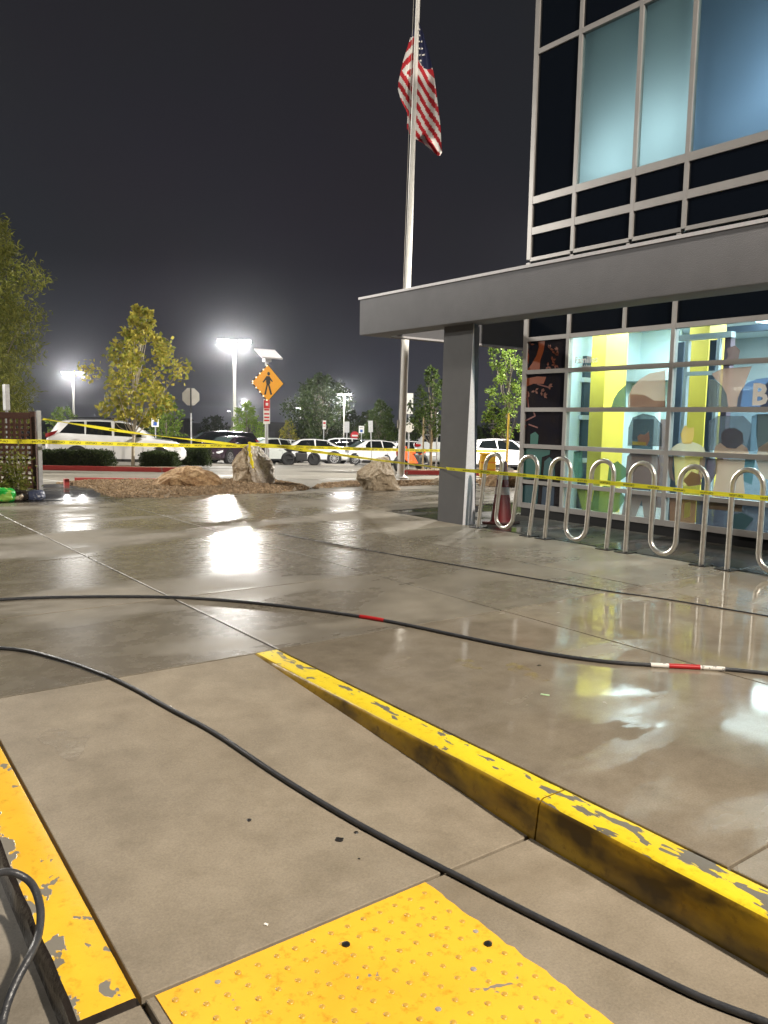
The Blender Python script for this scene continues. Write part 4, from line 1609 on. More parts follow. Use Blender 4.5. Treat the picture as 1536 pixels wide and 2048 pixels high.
def sheet(rows, edge_l, edge_r, colour, wave, nu=22, back=0.0):
    mb_ = MB()
    for m_ in (M_fr, M_fw, M_fb):
        mb_._m(m_)
    nv = len(rows)
    for y in rows:
        for i in range(nu + 1):
            u = edge_l(y) + (edge_r(y) - edge_l(y)) * i / nu
            p_ = flag_pt(u, y)
            f_ = i / nu
            p_ += fwv * (back + wave * math.sin(f_ * 7.5 + y * 0.018) * (0.25 + f_))
            mb_.v.append(p_)
    for j in range(nv - 1):
        for i in range(nu):
            a = j * (nu + 1) + i
            mb_.f.append([a, a + 1, a + nu + 2, a + nu + 1])
            ym = (rows[j] + rows[j + 1]) / 2
            um = (edge_l(ym) + (edge_r(ym) - edge_l(ym)) * (i + .5) / nu)
            mb_.mi.append(colour(um / px_m, ym))
    return mb_


def ipl(tab):
    def f(y):
        if y <= tab[0][0]:
            return tab[0][1] * px_m
        for (a, va), (b_, vb) in zip(tab, tab[1:]):
            if y <= b_:
                return (va + (vb - va) * (y - a) / (b_ - a)) * px_m
        return tab[-1][1] * px_m
    return f


def col_right(u, y):
    c_ = y - 1.62 * u            # stripes run steeply down to the right
    if c_ < 112 and y < 136:
        return 2
    return int((c_ - 60) // 13.6) % 2


def col_left(u, y):
    if y < 72:
        return 2
    if y < 160 + u * 0.9:
        c_ = y + 1.15 * u
        return 1 - int((c_ - 52) // 14.5) % 2
    c_ = y - 1.5 * u
    return int((c_ - 10) // 14) % 2


rows = [40 + i * 3 for i in range(91)]
right_r = ipl([(40, 2), (52, 8), (70, 14), (100, 23), (150, 35), (200, 43), (250, 51), (290, 55), (303, 57), (310, 52)])
right_l = ipl([(40, 0), (270, 1), (278, 4), (286, 20), (300, 36), (310, 48)])
sheet(rows, right_l, right_r, col_right, 0.06).build('fly_drape', None, fl, smooth=180)
left_l = ipl([(48, -2), (60, -9), (85, -15), (120, -24), (160, -31), (178, -32), (200, -25), (225, -12), (255, -12), (270, -5)])
left_r = ipl([(48, 0), (270, 1)])
sheet([48 + i * 3 for i in range(75)], left_l, left_r, col_left, 0.05, 14, 0.05).build('hoist_fold', None, fl, smooth=180)
for i, (u, y) in enumerate(((5, 74), (9.5, 86), (5, 86), (11, 100), (6, 100), (12.5, 113), (7, 113), (9, 124), (15, 112), (4, 62))):
    c_ = flag_pt(u * px_m, y) - fwv * 0.085
    ring = []
    for k in range(10):
        r_ = 0.028 if k % 2 == 0 else 0.012
        ring.append(c_ + rxv * (r_ * math.sin(k * 0.6283)) + Vector((0, 0, r_ * math.cos(k * 0.6283))))
    MB().prism(ring, fwv * 0.003).build('star', M_fw, fl)

# ------------------------------------------------------------------ trees, hedges and shrubs
M_bark = mat('grey_bark', (0.24, 0.21, 0.165), 0.9, c2=(0.13, 0.11, 0.085), scale=9, bump=0.6)
M_bark_pale = mat('pale_bark', (0.45, 0.40, 0.31), 0.85, c2=(0.30, 0.26, 0.19), scale=7, bump=0.5)
LEAF = {
    'yellowgreen': leafmat('yellow_green_leaves', (0.20, 0.235, 0.03), (0.48, 0.40, 0.07)),
    'bright': leafmat('bright_green_leaves', (0.10, 0.18, 0.025), (0.20, 0.27, 0.055)),
    'green': leafmat('green_leaves', (0.035, 0.065, 0.016), (0.085, 0.12, 0.03)),
    'dark': leafmat('dark_leaves', (0.018, 0.034, 0.010), (0.045, 0.062, 0.018)),
    'olive': leafmat('olive_needles', (0.095, 0.115, 0.02), (0.23, 0.23, 0.05)),
    'hedge': leafmat('hedge_leaves', (0.020, 0.036, 0.010), (0.055, 0.075, 0.022)),
}


def leaf_cloud(mb_, pts, size, rnd, aspect=0.55, droop=0.0):
    for c in pts:
        a = Vector((rnd.gauss(0, 1), rnd.gauss(0, 1), rnd.gauss(0, 1) - droop)).normalized()
        u, v = frame_for(a)
        an = rnd.uniform(0, 6.28)
        w = u * math.cos(an) + v * math.sin(an)
        s = size * rnd.uniform(0.6, 1.35)
        n_ = a.cross(w)
        mb_.add([c, c + a * s * .5 + w * s * aspect * .5 + n_ * s * .08, c + a * s, c + a * s * .5 - w * s * aspect * .5 + n_ * s * .08], [(0, 1, 2, 3)])


def tree(name, label, cat, p, h, trunk_h, crown, leaf, n, size, bark=None, tr=0.07, seed=1, group=None, limbs=9, lean=0.0, clump=0.34, aspect=0.55, droop=0.0):
    """crown: list of (height, radius) from bottom to top; limbs grow to clumps, leaves gather round the clumps"""
    rnd = random.Random(seed)
    o_ = thing(name, label, cat, p, 0, group)
    bark = bark or M_bark
    mt = MB()
    top = h * 0.93
    path_ = [Vector((0, 0, -0.15))] + [Vector((lean * (i / 8) ** 1.5 + 0.03 * h * .3 * rnd.uniform(-1, 1) * (i > 1), 0.03 * h * .3 * rnd.uniform(-1, 1) * (i > 1), top * i / 8)) for i in range(1, 9)]
    mt.tube(smooth_path(path_, 3), [tr * (1 - 0.86 * i / 24) for i in range(25)], 8)

    def rad(z):
        if z <= crown[0][0]:
            return crown[0][1]
        for (a, ra), (b_, rb) in zip(crown, crown[1:]):
            if z <= b_:
                return ra + (rb - ra) * (z - a) / (b_ - a)
        return crown[-1][1]

    centres = []
    z0, z1 = crown[0][0], crown[-1][0]
    for k in range(limbs * 3):
        z = z0 + (z1 - z0) * ((k + rnd.random()) / (limbs * 3))
        an = k * 2.399 + rnd.uniform(-.5, .5)
        rr = rad(z) * rnd.uniform(0.45, 0.97)
        centres.append(Vector((lean * (z / h) ** 1.5 + rr * math.cos(an), rr * math.sin(an), z)))
    for c in centres[::3] + centres[1::3]:
        zb = max(trunk_h * 0.8, c.z - 0.35 * h * rnd.uniform(.5, 1) - 0.1 * h)
        a = Vector((lean * (zb / h) ** 1.5, 0, zb))
        mid = a.lerp(c, 0.5) + Vector((0, 0, -0.03 * h))
        mt.tube([a, mid, c], [tr * .34, tr * .22, tr * .07], 5)
    mt.build('trunk', bark, o_, smooth=60)
    ml = MB()
    pts = []
    for _ in range(n):
        c = rnd.choice(centres)
        rc = clump * max(rad(c.z), 0.25 * rad((z0 + z1) / 2)) * rnd.uniform(0.75, 1.1)
        d_ = Vector((rnd.gauss(0, 1), rnd.gauss(0, 1), rnd.gauss(0, .8)))
        d_ = d_.normalized() * rc * rnd.random() ** 0.45
        pts.append(c + d_)
    leaf_cloud(ml, pts, size, rnd, aspect, droop)
    ml.build('crown', LEAF[leaf], o_)
    return o_


def island_p(px, d, dz=0.13):
    p_ = on(px, d)
    return Vector((p_.x, p_.y, p_.z + dz))


# young plane tree on the island, yellowing leaves
tree('young_tree', 'young tree with yellowing leaves on the island in front of the white estate car', 'tree', island_p(266, 27.9), 5.35, 1.35,
     [(1.55, 0.6), (2.2, 1.3), (3.1, 1.68), (3.9, 1.30), (4.5, .85), (5.0, 0.5), (5.4, 0.2)], 'yellowgreen', 3500, 0.155, M_bark_pale, 0.065, 5, limbs=13, lean=0.40, clump=0.30, aspect=0.75)
# feathery tree at the left edge
tree('feathery_tree', 'big soft feathery olive tree filling the left edge behind the lattice fence', 'tree', on(-62, 24), 8.3, 1.2,
     [(1.1, 1.35), (2.0, 1.85), (3.2, 2.15), (4.4, 2.25), (5.4, 2.2), (6.3, 1.8), (7.3, 1.45), (8.0, 0.9), (8.3, .4)], 'olive', 36000, 0.19, M_bark, 0.12, 8, limbs=24, clump=0.34, aspect=0.22, droop=0.5)
tree('broad_dark_tree', 'broad dark tree beyond the cars in the middle of the lot', 'tree', on(642, 66), 6.6, 1.4,
     [(1.2, 1.2), (1.8, 2.2), (2.8, 2.75), (4.2, 2.65), (5.4, 2.0), (6.3, 1.1), (6.7, 0.3)], 'dark', 9000, 0.24, None, 0.16, 12, limbs=18, clump=0.36)
tree('leafy_tree', 'green leafy tree left of the flagpole beyond the cars', 'tree', on(760, 58), 4.5, 1.0,
     [(0.9, 1.0), (1.6, 1.5), (2.6, 1.35), (3.6, 0.8), (4.4, 0.2)], 'green', 4500, 0.19, None, 0.1, 14, limbs=13)
tree('leafy_tree', 'small dark tree just left of the taller leafy tree near the flagpole', 'tree', on(732, 72), 4.1, 1.0,
     [(0.9, .8), (1.6, 1.3), (2.6, 1.3), (3.6, .7), (4.1, .2)], 'green', 2600, 0.2, None, 0.1, 15)
tree('staked_tree', 'young staked tree on the island just left of the canopy column', 'tree', island_p(860, 30.0), 3.75, 1.2,
     [(1.25, .35), (1.7, .80), (2.3, .85), (2.9, .62), (3.4, .36), (3.75, .1)], 'green', 2300, 0.105, None, 0.045, 16, limbs=11)
tree('staked_tree', 'young tree behind the first bike rack, seen between column and glass building', 'tree', island_p(1012, 29.6), 5.0, 1.3,
     [(1.3, .45), (1.9, .85), (2.6, .75), (3.3, .62), (4.0, .85), (4.6, .6), (5.0, .15)], 'bright', 3000, 0.115, None, 0.045, 17, limbs=11)
tree('bright_tree', 'light green tree behind the back of the octagonal sign', 'tree', on(334, 46), 3.7, .8,
     [(0.7, .7), (1.3, 1.05), (2.2, 1.1), (3.0, .75), (3.7, .2)], 'bright', 2400, 0.16, None, 0.07, 18)
tree('bright_tree', 'light green tree behind the tall lamp pole', 'tree', on(493, 56), 4.0, .8,
     [(0.7, .9), (1.4, 1.35), (2.3, 1.3), (3.2, .85), (4.0, .3)], 'bright', 2400, 0.18, None, 0.07, 19)
tree('bright_tree', 'low yellow green tree between the crossing sign and the broad dark tree', 'tree', on(578, 72), 3.2, .6,
     [(0.5, .6), (1.2, 0.95), (2.0, .9), (2.8, .55), (3.2, .2)], 'yellowgreen', 1500, 0.18, None, 0.07, 20)
tree('bright_tree', 'pale green treetop showing over the roof of the white estate car', 'tree', on(128, 58), 3.5, .6,
     [(0.8, .6), (1.6, 1.1), (2.5, 1.1), (3.1, .7), (3.5, .3)], 'bright', 1500, 0.2, None, 0.08, 21)
tree('dark_tree', 'distant dark tree over the black car roofs', 'tree', on(430, 105), 4.0, .6,
     [(0.5, 1.4), (1.5, 2.3), (2.6, 2.1), (3.6, 1.1), (4.0, .3)], 'dark', 1500, 0.34, None, 0.12, 22)
tree('dark_tree', 'dark tree filling the gap right of the broad dark tree', 'tree', on(700, 88), 4.6, .8,
     [(0.6, 1.2), (1.6, 2.0), (2.8, 1.8), (4.0, .9), (4.6, .3)], 'dark', 1800, 0.3, None, 0.12, 24)
tree('dark_tree', 'dark tree behind the staked tree by the column', 'tree', on(850, 62), 4.4, .8,
     [(0.6, 1.2), (1.6, 1.8), (2.8, 1.6), (3.8, .9), (4.4, .3)], 'dark', 2400, 0.22, None, 0.12, 25)
tree('dark_tree', 'low dark tree left of the octagonal sign behind the young yellowing tree', 'tree', on(300, 62), 3.2, .6,
     [(0.6, 1.0), (1.4, 1.6), (2.3, 1.4), (3.2, .4)], 'dark', 1600, 0.22, None, 0.1, 26)
tree('dark_tree', 'dark tree beyond the cars behind the bike racks', 'tree', on(985, 60), 4.2, .8,
     [(0.6, 1.0), (1.6, 1.6), (2.8, 1.4), (4.2, .3)], 'dark', 1600, 0.22, None, 0.1, 27)
tree('dark_tree', 'small dark tree beyond the low yellow green tree', 'tree', on(612, 98), 3.4, .6,
     [(0.6, 1.2), (1.4, 1.6), (2.4, 1.3), (3.4, .3)], 'dark', 1200, 0.3, None, 0.1, 28)

M_stake = mat('yellow_stake', (0.72, 0.50, 0.06), 0.6)
M_wood = mat('pale_stake_wood', (0.46, 0.36, 0.22), 0.8)
for px, d, h_, m_, lab in ((845, 29.6, 1.9, M_wood, 'pale wooden stake left of the young staked tree'), (862, 29.8, 1.5, M_wood, 'pale wooden stake beside the trunk of the young staked tree'),
                           (872, 30.4, 2.1, M_galv, 'grey metal stake right of the young staked tree'), (1013, 28.9, 2.1, M_stake, 'yellow stake tied to the young tree behind the first bike rack')):
    p = island_p(px, d)
    o = MB().cyl((0, 0, -0.1), (0, 0, h_), 0.03, 8).lathe([(0.03, h_), (0.012, h_ + .03)], 8).build('tree_stake', m_, loc=p, smooth=50)
    tag(o, lab, 'stake')


def hedge(label, px, d, w, dp, h_, seed, n_=5200):
    rnd = random.Random(seed)
    p_ = on(px, d)
    o_ = thing('hedge', label, 'hedge', p_ + Vector((0, 0, 0.1)), math.atan2(-UX, UY), 'clipped hedges on the kerb island')
    ml = MB()
    pts = []
    for _ in range(n_):
        f = rnd.random()
        if f < .45:
            q = Vector((rnd.uniform(-w, w) / 2, -dp / 2, rnd.uniform(0, h_)))
        elif f < .8:
            q = Vector((rnd.uniform(-w, w) / 2, rnd.uniform(-dp, dp) / 2, h_))
        else:
            q = Vector((rnd.choice((-w, w)) / 2, rnd.uniform(-dp, dp) / 2, rnd.uniform(0, h_)))
        # rounded shoulders, uneven skin
        k_ = (q.z / h_) ** 4
        q.x *= 1 - .10 * k_
        q.y *= 1 - .16 * k_
        q *= 1 + 0.10 * mn.noise(q * 3 + Vector((seed, 0, 0)))
        pts.append(q + Vector((rnd.gauss(0, .03), rnd.gauss(0, .03), rnd.gauss(0, .03))))
    leaf_cloud(ml, pts, 0.06, rnd, 0.6)
    ml.build('foliage', LEAF['hedge'], o_)
    MB().box((-w / 2 * .9, -dp / 2 * .85, 0), (w / 2 * .9, dp / 2 * .85, h_ * .92)).build('inner_twigs', mat('hedge_core', (0.012, 0.017, 0.007), 0.9), o_, bevel=0.08)


hedge('long low clipped hedge under the tail of the white estate car', 168, 28.0, 1.95, .8, .52, 3, 7000)
hedge('clipped hedge under the nose of the white estate car, right of the young tree', 321, 28.2, 1.15, .8, .50, 4)
hedge('clipped hedge at the foot of the octagonal sign', 388, 32.6, 1.22, .8, .62, 5)
hedge('dark hedge beside the grey post of the lattice fence', 96, 28.0, .75, .8, .5, 6, 3000)

# ------------------------------------------------------------------ lattice fence with plants, post and bags
M_brown = mat('brown_fence_wood', (0.115, 0.052, 0.036), 0.7, c2=(0.065, 0.030, 0.022), scale=5, stretch=(1, 1, 6), bump=0.3)
pc = plane_z(74, 988, -0.02)
fd = Vector((-rxv.x, -rxv.y, 0))
fence = thing('lattice_fence', 'brown wooden lattice fence at the left edge', 'fence', pc, math.atan2(fd.y, fd.x))
Hh = 1.40
MB().box((-0.02, -0.045, 0), (0.07, 0.045, Hh + 0.02)).build('post', M_brown, fence, bevel=0.004)
MB().box((1.75, -0.045, 0), (1.84, 0.045, Hh + 0.02)).build('post', M_brown, fence, bevel=0.004)
MB().box((0.071, -0.03, Hh - .11), (1.75, 0.03, Hh)).build('rail', M_brown, fence, bevel=0.004)
MB().box((0.071, -0.03, 0.10), (1.75, 0.03, 0.19)).build('rail', M_brown, fence, bevel=0.004)
hs = vs_ = None
for i in range(12):
    z = 0.235 + i * 0.087
    if hs is None:
        hs = MB().box((0.071, -0.022, -0.022), (1.75, -0.004, 0.022)).build('slat', M_brown, fence)
        o = hs
    else:
        o = bpy.data.objects.new('slat', hs.data)
        col.objects.link(o)
        o.parent = fence
    o.location = (0, random.uniform(-.001, .001), z + random.uniform(-.004, .004))
for i in range(17):
    x = 0.165 + i * 0.094
    if vs_ is None:
        vs_ = MB().box((-0.022, -0.003, 0.19), (0.022, 0.014, Hh - .11)).build('slat', M_brown, fence)
        o = vs_
    else:
        o = bpy.data.objects.new('slat', vs_.data)
        col.objects.link(o)
        o.parent = fence
    o.location = (x, 0, 0)
# posts
p = plane_z(82, 991, -0.02)
post = thing('metal_post', 'slim grey metal post at the end of the lattice fence with tape tied to it', 'post', p)
MB().box((-0.034, -0.034, 0), (0.034, 0.034, 1.42)).build('post_tube', M_galv, post, bevel=0.006)
MB().box((-0.038, -0.038, 1.42), (0.038, 0.038, 1.435)).build('post_cap', M_galv, post)
p = on(18, 20)
o = thing('sign_post', 'grey sign seen edge on above the lattice fence at the left edge', 'sign', p)
MB().cyl((0, 0, 0), (0, 0, 1.9), 0.035, 8).build('post_tube', M_galv, o)
MB().box((-0.05, -0.16, 1.62), (0.05, 0.16, 2.25)).build('sign_panel', M_galv, o, bevel=0.01)


def shrub(label, px, py, h_, w, leaf, seed, n_, size, stem=True):
    rnd = random.Random(seed)
    p_ = plane_z(px, py, -0.02)
    o_ = thing('shrub', label, 'shrub', p_)
    mt, ml, pts = MB(), MB(), []
    for k_ in range(9):
        an = rnd.uniform(0, 6.28)
        tip = Vector((w * .5 * math.cos(an) * rnd.uniform(.3, 1), .25 * w * math.sin(an), h_ * rnd.uniform(.55, 1)))
        a = Vector((rnd.uniform(-.05, .05), 0, 0))
        mt.tube([a, a.lerp(tip, .5) + Vector((0, 0, .06)), tip], [0.018 if k_ == 0 else 0.009, 0.008, 0.003], 5)
        for _ in range(n_ // 9):
            f = rnd.uniform(.35, 1.05)
            pts.append(a.lerp(tip, f) + Vector((rnd.gauss(0, .09), rnd.gauss(0, .07), rnd.gauss(0, .08))))
    mt.build('stem', M_bark_pale, o_, smooth=60)
    leaf_cloud(ml, pts, size, rnd, 0.4)
    ml.build('foliage', LEAF[leaf], o_)


shrub('leafy shrub growing up against the lattice fence beside the metal post', 34, 999, .82, .62, 'olive', 41, 900, 0.065)
shrub('low green shrub at the foot of the lattice fence', 20, 998, .34, .75, 'olive', 42, 900, 0.06)

M_gbag = mat('green_plastic_bag', (0.015, 0.42, 0.05), 0.35, c2=(0.30, 0.55, 0.10), scale=5, thresh=0.56, bump=0.5, bscale=14)
M_kbag = mat('black_plastic_bag', (0.02, 0.014, 0.012), 0.22, c2=(0.55, 0.45, 0.35), scale=3.5, thresh=0.60, bump=0.6, bscale=14)
M_bbag = mat('blue_grey_bag', (0.07, 0.085, 0.15), 0.35, c2=(0.35, 0.37, 0.42), scale=9, thresh=0.60, bump=0.6, bscale=18)


def bag(label, px, py, w, dp, h_, m_, seed):
    p_ = plane_z(px, py, -0.006)
    bm = bmesh.new()
    bmesh.ops.create_icosphere(bm, subdivisions=4, radius=1)
    for v in bm.verts:
        c = v.co
        sq = (abs(c.x) ** 3 + abs(c.y) ** 3 + abs(c.z) ** 3) ** (1 / 3)
        q = c / sq
        nz = 1 + .14 * mn.noise(q * 1.8 + Vector((seed, 0, 0))) + .06 * mn.noise(q * 5 + Vector((0, seed, 0)))
        v.co = Vector((q.x * w / 2 * nz, q.y * dp / 2 * nz, max(0, (q.z * nz + .82) * h_ / 1.82)))
    me = bpy.data.meshes.new('bag')
    for f in bm.faces:
        f.smooth = True
    bm.to_mesh(me)
    bm.free()
    me.materials.append(m_)
    o_ = bpy.data.objects.new('plastic_bag', me)
    col.objects.link(o_)
    o_.location = p_
    o_.rotation_euler[2] = math.atan2(-UX, UY)
    tag(o_, label, 'bag')


bag('bright green bag at the left edge by the lattice fence', 2, 1003, .42, .3, .21, M_gbag, 3)
bag('brown and black bag between the green bag and the blue one', 36, 1001, .34, .28, .17, M_kbag, 7)
bag('dark blue bag slumped against the metal post', 72, 1000, .26, .25, .16, M_bbag, 12)

# ------------------------------------------------------------------ cars
M_carwhite = mat('white_car_paint', (0.74, 0.74, 0.75), 0.25, coat=1.0)
M_carblack = mat('black_car_paint', (0.010, 0.010, 0.012), 0.22, coat=1.0)
M_carpurple = mat('dark_plum_car_paint', (0.035, 0.022, 0.032), 0.25, coat=1.0)
M_carsilver = mat('silver_car_paint', (0.45, 0.47, 0.47), 0.28, metal=0.4, coat=1.0)
M_carteal = mat('pale_green_car_paint', (0.60, 0.63, 0.60), 0.28, coat=1.0)
M_carglass = mat('dark_car_glass', (0.006, 0.008, 0.009), 0.05, spec=0.6)
M_wind = mat('windscreen_glass', (0.06, 0.085, 0.085), 0.08, spec=0.9)
M_tyre = mat('tyre_rubber', (0.014, 0.014, 0.015), 0.75)
M_rim = mat('alloy_rim', (0.55, 0.55, 0.57), 0.3, metal=0.8)
M_trimb = mat('black_car_trim', (0.012, 0.012, 0.013), 0.5)
M_tail = mat('red_tail_lens', (0.22, 0.005, 0.008), 0.2)
M_headl = mat('clear_head_lens', (0.70, 0.72, 0.74), 0.12)
M_plate = mat('number_plate', (0.66, 0.67, 0.70), 0.5)
M_chrome = mat('chrome', (0.65, 0.65, 0.66), 0.15, metal=1.0)


def station_lerp(tab, x):
    if x <= tab[0][0]:
        return tab[0][1:]
    for a, b_ in zip(tab, tab[1:]):
        if x <= b_[0]:
            t = (x - a[0]) / max(1e-6, b_[0] - a[0])
            return tuple(u + (v - u) * t for u, v in zip(a[1:], b_[1:]))
    return tab[-1][1:]


# x from rear (-) to front (+): (x, bottom, belt height, top height, half width at the sill, at the belt, of the roof)
KINDS = {
    'suv': dict(L=4.95, wb=2.9, wr=0.375, tab=[
        (-2.47, 0.52, 0.86, 0.88, .74, .70, .55), (-2.42, 0.36, 1.02, 1.06, .86, .82, .60), (-2.34, 0.30, 1.16, 1.24, .93, .88, .62), (-2.05, 0.27, 1.21, 1.66, .965, .91, .62),
        (-1.75, 0.27, 1.20, 1.74, .97, .925, .64), (-0.6, 0.25, 1.15, 1.78, .975, .93, .66), (0.15, 0.25, 1.12, 1.75, .975, .93, .65), (0.62, 0.25, 1.11, 1.66, .975, .925, .62),
        (1.35, 0.27, 1.08, 1.14, .97, .90, .60), (1.9, 0.28, 1.02, 1.08, .95, .86, .55), (2.25, 0.30, 0.90, 0.96, .88, .80, .45), (2.42, 0.38, 0.76, 0.80, .76, .70, .35), (2.48, 0.48, 0.66, 0.68, .60, .56, .30)],
        wins=[(-1.98, -1.62, -1.15, -1.12), (-1.08, -1.05, -0.22, -0.18), (-0.10, -0.08, 0.52, 0.96)], ws=(0.66, 1.30), rw=(-2.28, -2.05)),
    'saloon': dict(L=5.0, wb=3.0, wr=0.37, tab=[
        (-2.5, 0.50, 0.74, 0.76, .70, .66, .45), (-2.44, 0.33, 0.88, 0.91, .84, .78, .52), (-2.2, 0.26, 0.97, 1.03, .92, .83, .55), (-1.75, 0.24, 0.98, 1.08, .94, .86, .58),
        (-1.05, 0.22, 0.96, 1.41, .945, .89, .58), (-0.4, 0.21, 0.94, 1.47, .945, .895, .60), (0.2, 0.21, 0.92, 1.45, .945, .895, .59), (0.50, 0.21, 0.92, 1.39, .945, .89, .57),
        (1.35, 0.22, 0.93, 0.97, .94, .86, .55), (1.95, 0.24, 0.87, 0.92, .91, .82, .50), (2.3, 0.27, 0.76, 0.82, .84, .76, .42), (2.46, 0.36, 0.66, 0.68, .72, .66, .32), (2.5, 0.46, 0.60, 0.61, .58, .54, .28)],
        wins=[(-1.62, -1.06, -0.42, -0.40), (-0.34, -0.32, 0.42, 0.98)], ws=(0.54, 1.30), rw=(-1.70, -1.10)),
    'hatch': dict(L=4.3, wb=2.6, wr=0.32, tab=[
        (-2.12, 0.50, 0.80, 0.82, .70, .66, .50), (-2.06, 0.34, 0.98, 1.0, .82, .77, .54), (-1.92, 0.26, 1.02, 1.16, .87, .80, .54), (-1.5, 0.23, 1.0, 1.40, .885, .83, .55),
        (-0.6, 0.21, 0.96, 1.49, .89, .84, .57), (0.1, 0.21, 0.93, 1.48, .89, .84, .56), (0.40, 0.21, 0.92, 1.42, .89, .835, .54),
        (1.25, 0.22, 0.94, 0.98, .88, .80, .50), (1.7, 0.24, 0.84, 0.90, .85, .76, .45), (2.0, 0.28, 0.72, 0.77, .77, .70, .38), (2.13, 0.36, 0.62, 0.64, .66, .60, .30), (2.17, 0.46, 0.56, 0.57, .52, .48, .26)],
        wins=[(-1.58, -1.28, -0.62, -0.60), (-0.54, -0.52, 0.30, 0.88)], ws=(0.44, 1.20), rw=(-1.90, -1.52)),
}


def car_ring(t, x):
    zb, zl, zt, w0, w1, w2 = t
    zm = zb + (zl - zb) * 0.55
    return [(0, zb), (w0 * .9, zb), (w0, zb + .08), (w0 * 1.0, zm), ((w0 + w1) / 2 + .012, zl - .10), (w1, zl), (w2 + (w1 - w2) * .06, zt - .055 if zt - zl > .2 else zl + (zt - zl) * .55), (w2 * .82, zt - .012), (0, zt)]


